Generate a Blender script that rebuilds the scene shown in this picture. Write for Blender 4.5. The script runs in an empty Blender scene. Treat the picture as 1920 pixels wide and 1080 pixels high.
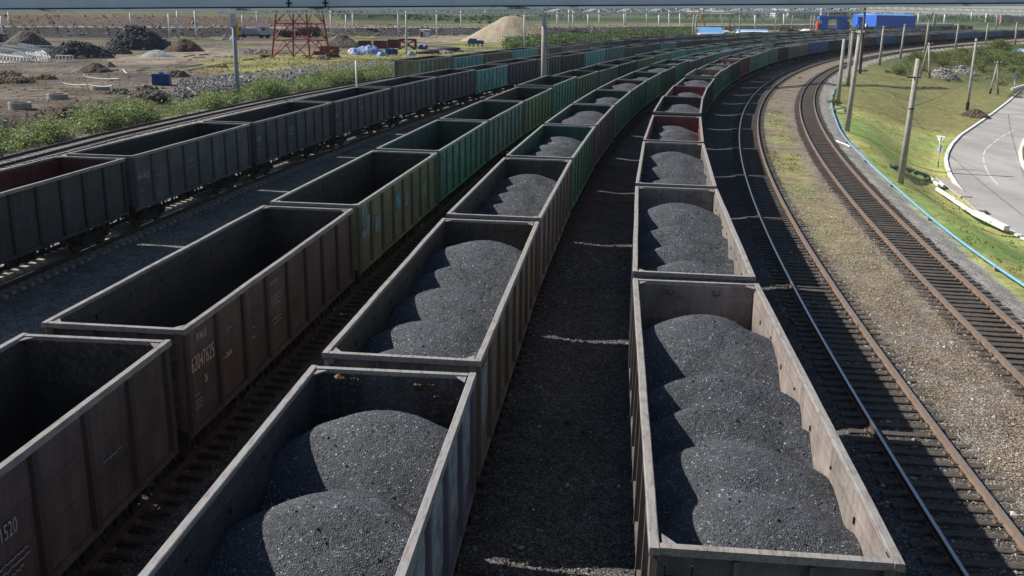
import bpy, math, random
import numpy as np
from mathutils import Vector, Matrix
PI = math.pi
scn = bpy.context.scene
COL = scn.collection
rng = np.random.default_rng(7)
random.seed(7)

# ------------------------------------------------------------------ camera
FPX, PITCH, ROLL, CAMZ = 1860.0, 0.274478542, 0.0172274559, 10.0127
cF = np.array([0, math.cos(PITCH), -math.sin(PITCH)])
cU0 = np.array([0, math.sin(PITCH), math.cos(PITCH)])
cR0 = np.array([1.0, 0, 0])
cR = math.cos(ROLL) * cR0 + math.sin(ROLL) * cU0
cU = -math.sin(ROLL) * cR0 + math.cos(ROLL) * cU0
CAM = np.array([0, 0, CAMZ])

def ray(px, py):
    return (px - 960) / FPX * cR - (py - 540) / FPX * cU + cF

def at(px, py, z=0.0):
    """the place in the yard, at height z, that a pixel of the survey photo looks at"""
    d = ray(px, py)
    return CAM + d * (z - CAMZ) / d[2]

def up(px, py, y):
    """the point of that line of sight at northing y (tops of posts and masts)"""
    d = ray(px, py)
    return CAM + d * y / d[1]

def proj(p):
    v = np.asarray(p, float) - CAM
    w = v @ cF
    return 960 + FPX * (v @ cR) / w, 540 - FPX * (v @ cU) / w, w

# ------------------------------------------------------------------ tracks
YS = np.arange(-40, 901, 20.0)
XA = np.array([1.26, 1.56, 2.54, 4.21, 6.57, 9.63, 13.38, 17.82, 22.96, 28.79, 35.3, 42.47, 50.29, 58.77, 67.9, 77.71, 88.18, 99.31, 111.06, 123.35, 136.12, 149.3, 162.83, 176.66, 190.76, 205.09, 219.63, 234.35, 249.22, 264.23, 279.34, 294.53, 309.79, 325.09, 340.42, 355.76, 371.1, 386.45, 401.8, 417.15, 432.5, 447.86, 463.21, 478.56, 493.91, 509.26, 524.61, 539.96])
XR1 = np.array([7.33, 7.37, 8.16, 9.7, 12.0, 15.07, 18.89, 23.45, 28.75, 34.76, 41.48, 48.89, 56.98, 65.75, 75.18, 85.28, 96.04, 107.41, 119.32, 131.72, 144.55, 157.75, 171.29, 185.12, 199.21, 213.53, 228.04, 242.71, 257.53, 272.47, 287.51, 302.62, 317.79, 333.0, 348.23, 363.48, 378.73, 393.98, 409.23, 424.48, 439.74, 454.99, 470.25, 485.5, 500.76, 516.01, 531.27, 546.52])
XR2 = np.array([10.93, 11.56, 12.85, 14.8, 17.43, 20.74, 24.73, 29.42, 34.79, 40.87, 47.65, 55.12, 63.3, 72.18, 81.76, 92.04, 103.04, 114.74, 127.15, 140.2, 153.86, 168.06, 182.73, 197.81, 213.27, 229.04, 245.09, 261.38, 277.87, 294.53, 311.32, 328.23, 345.22, 362.27, 379.35, 396.44, 413.55, 430.65, 447.76, 464.87, 481.98, 499.09, 516.2, 533.31, 550.43, 567.54, 584.65, 601.76])

def cubic(ys, xs, y):
    h = ys[1] - ys[0]
    i = np.clip(((y - ys[0]) / h).astype(int), 0, len(ys) - 2)
    t = (y - ys[i]) / h
    m = np.gradient(xs)
    a, b, ma, mb = xs[i], xs[i + 1], m[i], m[i + 1]
    return (2*t**3 - 3*t**2 + 1)*a + (t**3 - 2*t**2 + t)*ma + (-2*t**3 + 3*t**2)*b + (t**3 - t**2)*mb

class Path:
    """a centre line as a dense polyline with arc length"""
    def __init__(s, P):
        P = np.asarray(P, float)
        d = np.r_[0, np.cumsum(np.linalg.norm(np.diff(P, axis=0), axis=1))]
        n = int(d[-1] / 0.5)
        g = np.linspace(0, d[-1], n)
        s.P = np.c_[np.interp(g, d, P[:, 0]), np.interp(g, d, P[:, 1])]
        s.g = g
        T = np.gradient(s.P, axis=0)
        s.T = T / np.linalg.norm(T, axis=1)[:, None]
    def pos(s, a):
        a = np.atleast_1d(a)
        return np.c_[np.interp(a, s.g, s.P[:, 0]), np.interp(a, s.g, s.P[:, 1])]
    def tan(s, a):
        a = np.atleast_1d(a)
        t = np.c_[np.interp(a, s.g, s.T[:, 0]), np.interp(a, s.g, s.T[:, 1])]
        return t / np.linalg.norm(t, axis=1)[:, None]
    def s_of_y(s, y):
        return float(np.interp(y, s.P[:, 1], s.g))

yy = np.arange(-40, 900.01, 1.0)
PA = Path(np.c_[cubic(YS, XA, yy), yy])
PR1 = Path(np.c_[cubic(YS, XR1, yy), yy])
PR2 = Path(np.c_[cubic(YS, XR2, yy), yy])

def offset_path(f):
    N = np.c_[PA.T[:, 1], -PA.T[:, 0]]
    o = np.array([f(y) for y in PA.P[:, 1]])
    P = PA.P + N * o[:, None]
    k = P[:, 1] > -45
    return Path(P[k])
PB = offset_path(lambda y: -6.1)
PC = offset_path(lambda y: np.interp(y, [40, 100], [-12.42, -13.1]))
PD = offset_path(lambda y: np.interp(y, [40, 90], [-25.15, -25.6]))
PE = offset_path(lambda y: -37.0)
PG = offset_path(lambda y: np.interp(y, [40, 55, 70, 100, 130], [-42.0, -42.7, -44.2, -46.0, -47.0]))
PF = offset_path(lambda y: np.interp(y, [150, 250], [-42.0, -42.6]))
PH = offset_path(lambda y: -76.0)

def lat(P, path=PA, chunk=40000):
    """signed offset to the right of a path, and the northing of the foot point"""
    P = np.atleast_2d(P)[:, :2]
    Q, T = path.P[::4], path.T[::4]
    u = np.empty(len(P)); y = np.empty(len(P))
    for a in range(0, len(P), chunk):
        p = P[a:a + chunk]
        d2 = (p[:, 0:1] - Q[None, :, 0])**2 + (p[:, 1:2] - Q[None, :, 1])**2
        i = d2.argmin(1)
        r = p - Q[i]
        u[a:a + chunk] = r[:, 0] * T[i, 1] - r[:, 1] * T[i, 0]
        y[a:a + chunk] = Q[i, 1]
    return u, y

# ------------------------------------------------------------------ noise, height of the land
_lat = np.random.default_rng(3).random((256, 256))
def vn(x, y, s=1.0, k=0):
    x = np.asarray(x, float) / s + k * 17.3; y = np.asarray(y, float) / s + k * 9.1
    i = np.floor(x).astype(int); j = np.floor(y).astype(int)
    fx = x - i; fy = y - j
    fx = fx * fx * (3 - 2 * fx); fy = fy * fy * (3 - 2 * fy)
    L = _lat
    a = L[i & 255, j & 255]; b = L[(i + 1) & 255, j & 255]; c = L[i & 255, (j + 1) & 255]; d = L[(i + 1) & 255, (j + 1) & 255]
    return (a * (1 - fx) + b * fx) * (1 - fy) + (c * (1 - fx) + d * fx) * fy
def fbm(x, y, s, o=4, k=0):
    t = 0; a = .5; w = 0
    for n in range(o):
        t = t + a * vn(x, y, s / 2**n, k + n); w += a; a *= .5
    return t / w
def ss(a, b, x):
    t = np.clip((x - a) / (b - a), 0, 1)
    return t * t * (3 - 2 * t)

def inside(P, poly):
    x, y = P[:, 0], P[:, 1]
    r = np.zeros(len(x), bool)
    n = len(poly)
    for i in range(n):
        x0, y0 = poly[i][:2]; x1, y1 = poly[(i + 1) % n][:2]
        c = (y0 > y) != (y1 > y)
        with np.errstate(divide='ignore', invalid='ignore'):
            r ^= c & (x < (x1 - x0) * (y - y0) / (y1 - y0 + 1e-12) + x0)
    return r

ROADZ = -4.2
kerb_px = [(1990, 108), (1950, 140), (1920, 164), (1890, 191), (1860, 214), (1825, 238), (1800, 255), (1785, 271), (1776, 287), (1773, 300), (1775, 313), (1781, 329), (1792, 347), (1810, 371), (1832, 396), (1856, 415), (1885, 432), (1925, 452), (1990, 485), (2080, 530)]
KERB = np.array([at(a, b, ROADZ)[:2] for a, b in kerb_px])
PKERB = Path(KERB)
ROADPOLY = np.r_[KERB, [[60, 30], [190, 40], [260, 190], [190, 260]]]

# the line of the far railway embankment (foot), then parallel to the yard
EMB = np.array([at(-500, 71, .8)[:2], at(0, 71, .8)[:2], at(300, 71, .8)[:2], at(600, 69.5, .8)[:2], at(900, 66.5, .8)[:2], at(1150, 63.5, .8)[:2]])
def on_A(y, u):
    i = np.abs(PA.P[:, 1] - y).argmin()
    return PA.P[i] + np.array([PA.T[i, 1], -PA.T[i, 0]]) * u
EMB = np.r_[EMB, [on_A(520, -118), on_A(640, -122), on_A(860, -130)]]
PEMB = Path(EMB)

def gz(P):
    """height of the ground at world points"""
    P = np.atleast_2d(np.asarray(P, float))[:, :2]
    x, y = P[:, 0], P[:, 1]
    u, yf = lat(P)
    v, _ = lat(P, PR2)
    r = np.hypot(x, y)
    z = np.full(len(x), -0.30)
    # ballast profile: shallow trough between tracks
    for c in (-3.05, -9.4, 2.7):
        z -= .09 * np.exp(-((u - c) / .8)**2)
    v1_, _ = lat(P, PR1)
    z += .05 * (ss(1.75, 1.45, np.abs(v1_)) + ss(1.75, 1.45, np.abs(v)))
    # strip between the two empty tracks
    z += .06 * np.exp(-((u - 8.1) / 1.6)**2)
    # right: ballast shoulder, grass bank down to the road
    dk, _ = lat(P, PKERB); dk = np.abs(dk)
    tb = np.clip((v - 3.2) / (v - 3.2 + np.maximum(dk - 1.2, 0) + 1e-6), 0, 1) * (v > 3.2)
    tb = tb + .10 * np.sin(2 * PI * tb) * -.6
    zr = -.3 - .40 * ss(1.6, 3.2, v) - 3.44 * tb + .5 * ss(.05, .3, tb) * ss(1, .75, tb) * (fbm(x, y, 12, 3, 4) - .5)
    zr = zr + (v > 40) * 0 + 60 * ss(500, 1900, r) * ss(60, 420, v) + 10 * ss(300, 800, r) * ss(60, 200, v)
    z = np.where(v > 1.6, zr, z)
    # left: verge and the raised building yard
    zl = -.30 - .15 * ss(-48.8, -50, u) + (1.25 + .25 * (fbm(x, y, 9, 3, 2) - .5)) * ss(-51.5, -56.5, u)
    z = np.where(u < -48.8, zl, z)
    # embankment and the land behind it
    e, _ = lat(P, PEMB)
    e = -e
    d0 = ss(0, 6, e)
    azf = np.degrees(np.arctan2(x, y))
    zb = .8 + 2.6 * ss(1, 7, e) + 2.2 * ss(9, 26, e) * ss(-3, -14, azf) + 3.6 * ss(40, 600, e) * ss(14, 4, azf) + 3.0*ss(20,300,e)*ss(-2,-12,azf)
    zb = zb + 26 * ss(500, 1800, e) * ss(5, -6, azf) + 60 * ss(700, 2600, e) * ss(17, 24, azf) + 34 * ss(2600, 5000, e)
    z = np.where((e > 0) & (u < -60), np.where(e > 1, zb, z), z)
    m = inside(P, ROADPOLY)
    z = np.where(m, ROADZ - .30, z)
    return z

def atgs(px, py):
    px = np.asarray(px, float); py = np.asarray(py, float)
    d = (px[:, None] - 960) / FPX * cR - (py[:, None] - 540) / FPX * cU + cF
    z = np.zeros(len(px))
    for _ in range(9):
        P = CAM + d * ((z - CAMZ) / d[:, 2])[:, None]
        z = .5 * z + .5 * gz(P)
    return CAM + d * ((z - CAMZ) / d[:, 2])[:, None]

def atg(px, py, dz=0.0):
    """where a line of sight of the survey photo meets the ground"""
    z = 0.0
    for _ in range(9):
        p = at(px, py, z)
        zn = float(gz(p[None])[0]) + dz
        z = .5 * z + .5 * zn
    return at(px, py, z)

# ------------------------------------------------------------------ object helpers
def tag(o, label=None, cat=None, group=None, kind=None):
    if label: o['label'] = label
    if cat: o['category'] = cat
    if group: o['group'] = group
    if kind: o['kind'] = kind
    return o

def link(o, parent=None):
    COL.objects.link(o)
    if parent is not None: o.parent = parent
    return o

def empty(name, loc=(0, 0, 0), rz=0.0):
    o = bpy.data.objects.new(name, None)
    o.empty_display_size = .3
    o.location = tuple(float(c) for c in loc); o.rotation_euler = (0, 0, rz)
    return link(o)

def thing(name, label, cat, loc=(0, 0, 0), rz=0.0, group=None):
    return tag(empty(name, loc, rz), label, cat, group)

class MB:
    """collects simple shapes into one mesh"""
    def __init__(s): s.v = []; s.f = []; s.m = []
    def add(s, verts, faces, m=0):
        b = len(s.v)
        s.v += [tuple(map(float, p)) for p in verts]
        s.f += [tuple(b + i for i in f) for f in faces]
        s.m += [m] * len(faces)
        return s
    def box(s, c, d, m=0, rz=0.0, taper=1.0, mat=None):
        x, y, z = d[0] / 2, d[1] / 2, d[2] / 2
        V = [(-x, -y, -z), (x, -y, -z), (x, y, -z), (-x, y, -z), (-x*taper, -y*taper, z), (x*taper, -y*taper, z), (x*taper, y*taper, z), (-x*taper, y*taper, z)]
        ca, sa = math.cos(rz), math.sin(rz)
        V = [(a * ca - b * sa, a * sa + b * ca, q) for a, b, q in V]
        if mat is not None: V = [tuple(mat @ Vector(p)) for p in V]
        V = [(p[0] + c[0], p[1] + c[1], p[2] + c[2]) for p in V]
        return s.add(V, [(0, 3, 2, 1), (4, 5, 6, 7), (0, 1, 5, 4), (1, 2, 6, 5), (2, 3, 7, 6), (3, 0, 4, 7)], m)
    def bar(s, a, b, w, h=None, m=0):
        """square bar from a to b"""
        a = np.array(a, float); b = np.array(b, float); t = b - a; t = t / np.linalg.norm(t)
        q = np.array([0, 0, 1.0]) if abs(t[2]) < .95 else np.array([1.0, 0, 0])
        n = np.cross(t, q); n /= np.linalg.norm(n); k = np.cross(n, t)
        h = w if h is None else h
        V = [p + sx * n * w / 2 + sz * k * h / 2 for p in (a, b) for sx, sz in ((-1, -1), (1, -1), (1, 1), (-1, 1))]
        return s.add(V, [(0, 1, 2, 3), (7, 6, 5, 4), (0, 4, 5, 1), (1, 5, 6, 2), (2, 6, 7, 3), (3, 7, 4, 0)], m)
    def tube(s, pts, r, n=10, m=0, cap=True):
        pts = [np.array(p, float) for p in pts]
        rs = r if hasattr(r, '__len__') else [r] * len(pts)
        V = []
        for i, p in enumerate(pts):
            t = pts[min(i + 1, len(pts) - 1)] - pts[max(i - 1, 0)]; t = t / (np.linalg.norm(t) + 1e-12)
            q = np.array([0, 0, 1.0]) if abs(t[2]) < .9 else np.array([1.0, 0, 0])
            a = np.cross(t, q); a /= np.linalg.norm(a); b = np.cross(a, t)
            for k in range(n):
                g = 2 * PI * k / n
                V.append(p + rs[i] * (math.cos(g) * a + math.sin(g) * b))
        F = []
        for i in range(len(pts) - 1):
            for k in range(n):
                k2 = (k + 1) % n
                F.append((i*n + k, i*n + k2, (i+1)*n + k2, (i+1)*n + k))
        if cap:
            F.append(tuple(range(n))[::-1]); F.append(tuple(range((len(pts)-1)*n, len(pts)*n)))
        return s.add(V, F, m)
    def prism(s, poly, z0, z1, m=0):
        n = len(poly)
        V = [(p[0], p[1], z0) for p in poly] + [(p[0], p[1], z1) for p in poly]
        F = [tuple(range(n))[::-1], tuple(range(n, 2*n))] + [(i, (i+1) % n, n + (i+1) % n, n + i) for i in range(n)]
        return s.add(V, F, m)
    def slab(s, poly, ax, a, b, m=0):
        """polygon given in the plane across axis ax, extruded from a to b"""
        n = len(poly)
        def pt(p, q): return (q, p[0], p[1]) if ax == 'x' else (p[0], q, p[1])
        V = [pt(p, a) for p in poly] + [pt(p, b) for p in poly]
        F = [tuple(range(n))[::-1], tuple(range(n, 2*n))] + [(i, (i+1) % n, n + (i+1) % n, n + i) for i in range(n)]
        return s.add(V, F, m)
    def mesh(s, name, mats):
        me = bpy.data.meshes.new(name)
        me.from_pydata(s.v, [], s.f)
        for m in (mats if isinstance(mats, (list, tuple)) else [mats]): me.materials.append(m)
        me.polygons.foreach_set('material_index', s.m)
        me.update()
        return me
    def build(s, name, mats, parent=None, smooth=False):
        me = s.mesh(name, mats)
        if smooth: me.polygons.foreach_set('use_smooth', [True] * len(me.polygons))
        return link(bpy.data.objects.new(name, me), parent)

def npmesh(name, V, F, mats, smooth=False, attrs=None, matidx=None):
    """fast mesh from numpy arrays; F is (n,3) or (n,4)"""
    V = np.ascontiguousarray(V, np.float32); F = np.ascontiguousarray(F, np.int32)
    me = bpy.data.meshes.new(name)
    me.vertices.add(len(V)); me.vertices.foreach_set('co', V.ravel())
    k = F.shape[1]
    me.loops.add(F.size); me.loops.foreach_set('vertex_index', F.ravel())
    me.polygons.add(len(F))
    me.polygons.foreach_set('loop_start', np.arange(0, F.size, k, dtype=np.int32))
    me.polygons.foreach_set('use_smooth', np.full(len(F), smooth))
    for m in (mats if isinstance(mats, (list, tuple)) else [mats]): me.materials.append(m)
    if matidx is not None: me.polygons.foreach_set('material_index', np.asarray(matidx, np.int32))
    for an, av in (attrs or {}).items():
        if av.ndim == 1:
            a = me.attributes.new(an, 'FLOAT', 'POINT'); a.data.foreach_set('value', av.astype(np.float32))
        else:
            a = me.attributes.new(an, 'FLOAT_COLOR', 'POINT')
            c = np.ones((len(av), 4), np.float32); c[:, :3] = av; a.data.foreach_set('color', c.ravel())
    me.update(calc_edges=True); me.validate()
    return me

def gridfaces(n, m):
    i, j = np.meshgrid(np.arange(n - 1), np.arange(m - 1), indexing='ij')
    a = (i * m + j).ravel()
    return np.c_[a, a + 1, a + m + 1, a + m]

def nobj(name, me, parent=None):
    return link(bpy.data.objects.new(name, me), parent)

# ------------------------------------------------------------------ materials
class NT:
    def __init__(s, name):
        s.mat = bpy.data.materials.new(name); s.mat.use_nodes = True
        s.t = s.mat.node_tree; s.n = s.t.nodes; s.l = s.t.links
        s.bs = s.n['Principled BSDF']; s.out = s.n['Material Output']
    def node(s, typ, **kw):
        nd = s.n.new(typ)
        for k, v in kw.items(): setattr(nd, k, v)
        return nd
    def val(s, sock, v):
        if isinstance(v, bpy.types.NodeSocket): s.l.new(v, sock)
        elif hasattr(v, '__len__') and len(v) == 3 and sock.type == 'RGBA': sock.default_value = (*v, 1)
        else: sock.default_value = v
    def coord(s, kind='Object'):
        return s.node('ShaderNodeTexCoord').outputs[kind]
    def mapping(s, vec, scale=(1, 1, 1)):
        m = s.node('ShaderNodeMapping'); s.l.new(vec, m.inputs[0]); m.inputs['Scale'].default_value = scale
        return m.outputs[0]
    def noise(s, vec, scale, detail=4, rough=.6, out=0):
        nd = s.node('ShaderNodeTexNoise'); s.l.new(vec, nd.inputs['Vector'])
        nd.inputs['Scale'].default_value = scale; nd.inputs['Detail'].default_value = detail; nd.inputs['Roughness'].default_value = rough
        return nd.outputs[out]
    def voro(s, vec, scale, feature='F1', out='Distance', rnd=1.0):
        nd = s.node('ShaderNodeTexVoronoi', feature=feature); s.l.new(vec, nd.inputs['Vector'])
        nd.inputs['Scale'].default_value = scale; nd.inputs['Randomness'].default_value = rnd
        return nd.outputs[out]
    def ramp(s, fac, stops):
        nd = s.node('ShaderNodeValToRGB'); s.l.new(fac, nd.inputs[0])
        e = nd.color_ramp.elements
        while len(e) < len(stops): e.new(.5)
        for k, (p, c) in enumerate(stops):
            e[k].position = p
            e[k].color = (*c, 1) if hasattr(c, '__len__') else (c, c, c, 1)
        return nd.outputs[0]
    def mix(s, fac, a, b, mode='MIX'):
        nd = s.node('ShaderNodeMix', data_type='RGBA', blend_type=mode)
        s.val(nd.inputs[0], fac); s.val(nd.inputs[6], a); s.val(nd.inputs[7], b)
        return nd.outputs[2]
    def math(s, op, a, b=0.0):
        nd = s.node('ShaderNodeMath', operation=op); s.val(nd.inputs[0], a); s.val(nd.inputs[1], b)
        return nd.outputs[0]
    def bump(s, h, strength=.5, dist=.02, prev=None):
        nd = s.node('ShaderNodeBump'); s.val(nd.inputs['Height'], h)
        nd.inputs['Strength'].default_value = strength; nd.inputs['Distance'].default_value = dist
        if prev is not None: s.l.new(prev, nd.inputs['Normal'])
        return nd.outputs[0]
    def fin(s, color, rough=.8, normal=None, spec=.3, metal=0.0):
        s.val(s.bs.inputs['Base Color'], color); s.val(s.bs.inputs['Roughness'], rough)
        s.val(s.bs.inputs['Specular IOR Level'], spec); s.val(s.bs.inputs['Metallic'], metal)
        if normal is not None: s.l.new(normal, s.bs.inputs['Normal'])
        return s.mat

def mat_simple(name, c1, c2=None, scale=3.0, rough=.75, bump=.3, bd=.01, spec=.3, metal=0, coord='Object', stretch=(1, 1, 1), lo=.35, hi=.65, bscale=None):
    t = NT(name); c2 = c2 or tuple(x * .6 for x in c1)
    v = t.mapping(t.coord(coord), stretch)
    n = t.noise(v, scale, 6, .65)
    col = t.ramp(n, [(lo, c1), (hi, c2)])
    b = t.bump(t.noise(v, bscale or scale * 6, 5, .7), bump, bd) if bump else None
    return t.fin(col, rough, b, spec, metal)

def mat_plain_attr(name, rough=.8, spec=.2, var=.5, scale=8.0, transl=0.0):
    """colour from the mesh's own 'tint' attribute (leaf colours, stone colours)"""
    t = NT(name)
    a = t.node('ShaderNodeAttribute', attribute_name='tint').outputs['Color']
    n = t.noise(t.coord('Object'), scale, 3)
    col = t.mix(1.0, a, t.ramp(n, [(.3, 1 - var * .5), (.7, 1 + var * .3)]), 'MULTIPLY')
    m = t.fin(col, rough, None, spec)
    if transl:
        tr = t.node('ShaderNodeBsdfTranslucent'); t.l.new(col, tr.inputs[0])
        mx = t.node('ShaderNodeMixShader'); mx.inputs[0].default_value = transl
        t.l.new(t.bs.outputs[0], mx.inputs[1]); t.l.new(tr.outputs[0], mx.inputs[2]); t.l.new(mx.outputs[0], t.out.inputs[0])
    return m

def make_materials():
    M = {}
    # --- wagon paint: own colour per wagon, weathered
    for nm in ('paint', 'inner'):
        t = NT('wagon_' + nm)
        co = t.coord('Object')
        if nm == 'paint':
            base = t.node('ShaderNodeObjectInfo').outputs['Color']
        else:
            base = t.node('ShaderNodeAttribute', attribute_type='OBJECT', attribute_name='inner').outputs['Color']
        rnd = t.node('ShaderNodeObjectInfo').outputs['Random']
        add = t.node('ShaderNodeVectorMath', operation='ADD'); t.l.new(co, add.inputs[0])
        cmb = t.node('ShaderNodeCombineXYZ'); t.l.new(t.math('MULTIPLY', rnd, 97.0), cmb.inputs[1]); t.l.new(cmb.outputs[0], add.inputs[1])
        v = add.outputs[0]
        big = t.noise(v, .9, 4, .6)
        streak = t.noise(t.mapping(v, (5, 6, .5)), 1.0, 5, .65)
        fine = t.noise(v, 14, 5, .7)
        col = t.mix(1.0, base, t.ramp(big, [(.3, .62), (.7, 1.25)]), 'MULTIPLY')
        col = t.mix(1.0, col, t.ramp(streak, [(.3, .7), (.7, 1.2)]), 'MULTIPLY')
        rustm = t.math('MULTIPLY', t.ramp(t.noise(v, 2.3, 8, .75), [(.55, 0.0), (.66, 1.0)]), .55)
        col = t.mix(rustm, col, (.085, .05, .036))
        dustm = t.math('MULTIPLY', t.ramp(fine, [(.5, 0.0), (.75, 1.0)]), .35 if nm == 'paint' else .45)
        col = t.mix(dustm, col, (.20, .18, .165) if nm == 'paint' else (.30, .26, .24))
        if nm == 'inner':   # soot left by the load, lower on the wall
            sx = t.node('ShaderNodeSeparateXYZ'); t.l.new(co, sx.inputs[0])
            h = t.math('ADD', sx.outputs[2], t.math('MULTIPLY', t.noise(co, 1.6, 5, .7), 1.1))
            soot = t.ramp(t.math('MULTIPLY', h, .2), [(.50, .9), (.66, 0.0)])
            col = t.mix(soot, col, (.022, .022, .024))
        seam = t.node('ShaderNodeTexWave', wave_type='BANDS', bands_direction='Z'); t.l.new(co, seam.inputs['Vector']); seam.inputs['Scale'].default_value = .55; seam.inputs['Distortion'].default_value = .6
        b = t.bump(t.ramp(seam.outputs[1], [(.86, 0.0), (.97, 1.0)]), .35, .02)
        b = t.bump(t.noise(v, 5, 4, .6), .35, .03, b); b = t.bump(t.noise(v, 1.1, 2, .5), .5, .12, b)
        M[nm] = t.fin(col, t.ramp(fine, [(.3, .55), (.7, .85)]), b, .3)
    t = NT('wagon_rim')
    co = t.coord('Object'); base = t.node('ShaderNodeObjectInfo').outputs['Color']
    n1 = t.noise(co, 1.7, 6, .7); n2 = t.noise(t.mapping(co, (9, 1.2, 9)), 2, 5, .7)
    col = t.mix(t.ramp(n1, [(.45, .10), (.7, .65)]), (.285, .272, .258), base)
    col = t.mix(t.math('MULTIPLY', t.ramp(n2, [(.50, 0.0), (.64, 1.0)]), .65), col, (.13, .08, .06))
    M['rim'] = t.fin(col, .6, t.bump(t.noise(co, 20, 5, .7), .4, .01), .35)
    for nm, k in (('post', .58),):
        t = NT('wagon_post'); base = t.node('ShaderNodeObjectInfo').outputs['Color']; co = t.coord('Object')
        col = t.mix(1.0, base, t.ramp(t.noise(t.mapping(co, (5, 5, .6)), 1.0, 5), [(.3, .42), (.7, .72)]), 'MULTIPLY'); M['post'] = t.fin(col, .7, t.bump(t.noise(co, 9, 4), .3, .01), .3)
    M['floor'] = mat_simple('coal_dusted_floor', (.022, .022, .024), (.010, .010, .011), 2.5, .9, .6, .03)
    M['gear'] = mat_simple('sooty_steel', (.030, .027, .026), (.014, .013, .013), 5, .75, .4, .01)
    M['wheel'] = mat_simple('wheel_steel', (.06, .045, .038), (.025, .022, .02), 6, .5, .3, .005, .4)
    M['white_paint'] = mat_simple('faded_white_paint', (.46, .44, .41), (.20, .18, .165), 9, .8, .1, lo=.42, hi=.60)
    M['red_paint'] = mat_simple('faded_red_paint', (.36, .13, .08), (.18, .09, .07), 9, .8, .1, lo=.42, hi=.60)
    M['stencil'] = mat_simple('stencil_paint', (.66, .47, .36), (.50, .35, .27), 3, .8, .1)
    M['stencil_white'] = mat_simple('white_stencil_paint', (.42, .41, .40), (.28, .27, .27), 3, .8, .1)
    M['pale_patch'] = mat_simple('faded_pale_patch', (.30, .36, .40), (.13, .17, .18), 2.5, .8, .2, lo=.40, hi=.62)
    M['soft_patch'] = mat_simple('weathered_green_patch', (.20, .34, .31), (.10, .19, .165), 2.5, .8, .2, lo=.40, hi=.62)
    M['teal_patch'] = mat_simple('faded_teal_patch', (.12, .34, .36), (.06, .15, .14), 2.5, .8, .2, lo=.40, hi=.62)
    # --- coal
    t = NT('coal')
    co = t.coord('Object')
    cell = t.voro(co, 42, out='Color'); cellc = t.node('ShaderNodeSeparateColor'); t.l.new(cell, cellc.inputs[0])
    n = t.noise(co, 1.6, 6, .65); n2 = t.noise(co, 60, 3, .7)
    col = t.ramp(n2, [(.3, (.040, .043, .050)), (.55, (.070, .075, .087)), (.75, (.120, .127, .145))])
    col = t.mix(1.0, col, t.ramp(n, [(.3, .66), (.7, 1.30)]), 'MULTIPLY')
    col = t.mix(1.0, col, t.ramp(cellc.outputs[0], [(0, .50), (.9, 1.35), (.975, 1.5), (.985, 5.0)]), 'MULTIPLY')  # rare brightest cells paint sparkle into the coal colour
    rough = t.ramp(cellc.outputs[1], [(.0, .4), (.12, .7), (1, .92)])
    b = t.bump(t.voro(co, 42), .85, .026)
    b = t.bump(t.voro(co, 80), .6, .010, b)
    M['coal'] = t.fin(col, rough, b, .4)
    # --- timber, concrete, steel
    M['sleeper'] = mat_simple('tarred_timber', (.115, .100, .088), (.048, .042, .038), 3, .85, .7, .012, .2, stretch=(1, 6, 6))
    M['conc_sleeper'] = mat_simple('concrete_sleeper', (.40, .37, .34), (.22, .20, .18), 5, .9, .4)
    M['rail'] = mat_simple('rusty_rail', (.20, .145, .108), (.14, .10, .078), 4, .75, .3, .004, .3)
    M['rail_dark'] = mat_simple('sooty_rail', (.10, .06, .042), (.05, .035, .03), 4, .75, .3, .004, .3)
    M['rail_top'] = mat_simple('worn_rail_head', (.32, .27, .255), (.25, .205, .19), 6, .42, .1, .002, .5, metal=.5)
    M['rail_shiny'] = mat_simple('polished_rail_head', (.50, .52, .56), (.40, .41, .44), 6, .20, .05, .002, .5, metal=.9)
    M['concrete'] = mat_simple('pole_concrete', (.40, .37, .33), (.27, .25, .22), 2.5, .9, .4, .01)
    M['concrete_dark'] = mat_simple('weathered_concrete', (.26, .25, .23), (.15, .145, .14), 2.5, .9, .4, .01)
    M['tar'] = mat_simple('tarred_foot', (.03, .03, .03), (.015, .015, .015), 4, .8, .2)
    M['galv'] = mat_simple('galvanised_steel', (.46, .50, .54), (.34, .37, .40), 5, .55, .1, .003, .4)
    M['pale_steel'] = mat_simple('pale_zinc_steel', (.70, .73, .76), (.55, .58, .62), 5, .6, .1, .003, .4)
    M['galv_dark'] = mat_simple('dark_lattice_steel', (.07, .07, .075), (.04, .04, .04), 5, .6, .1)
    M['grey_paint'] = mat_simple('blue_grey_paint', (.27, .32, .38), (.20, .24, .29), 2, .6, .15, .004, .35)
    M['white'] = mat_simple('white_paint', (.86, .85, .83), (.74, .73, .71), 4, .7, .15)
    M['road_paint'] = mat_simple('worn_road_paint', (.66, .65, .63), (.45, .44, .43), 5, .8, .1)
    M['whitewash'] = mat_simple('whitewashed_concrete', (.74, .73, .70), (.55, .54, .52), 3, .85, .3)
    M['blue_pipe'] = mat_simple('pale_blue_pipe_paint', (.20, .42, .58), (.14, .31, .44), 5, .5, .1, .003, .4)
    M['blue'] = mat_simple('blue_cladding', (.035, .13, .60), (.028, .105, .50), 1.2, .5, .05, .004, .35)
    M['blue_dark'] = mat_simple('blue_tank_paint', (.03, .085, .30), (.02, .05, .18), 2, .5, .1)
    M['blue_mach'] = mat_simple('blue_machine_paint', (.03, .14, .62), (.02, .09, .42), .6, .5, .1)
    M['tarp'] = mat_simple('blue_tarpaulin', (.06, .17, .50), (.35, .42, .55), 1.6, .6, .5, .05, lo=.38, hi=.62)
    M['sky_roof'] = mat_simple('pale_blue_roof_sheet', (.20, .46, .80), (.16, .38, .70), 1, .5, .1)
    M['yellow'] = mat_simple('yellow_paint', (.62, .40, .06), (.45, .28, .04), 2, .55, .1)
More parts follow.
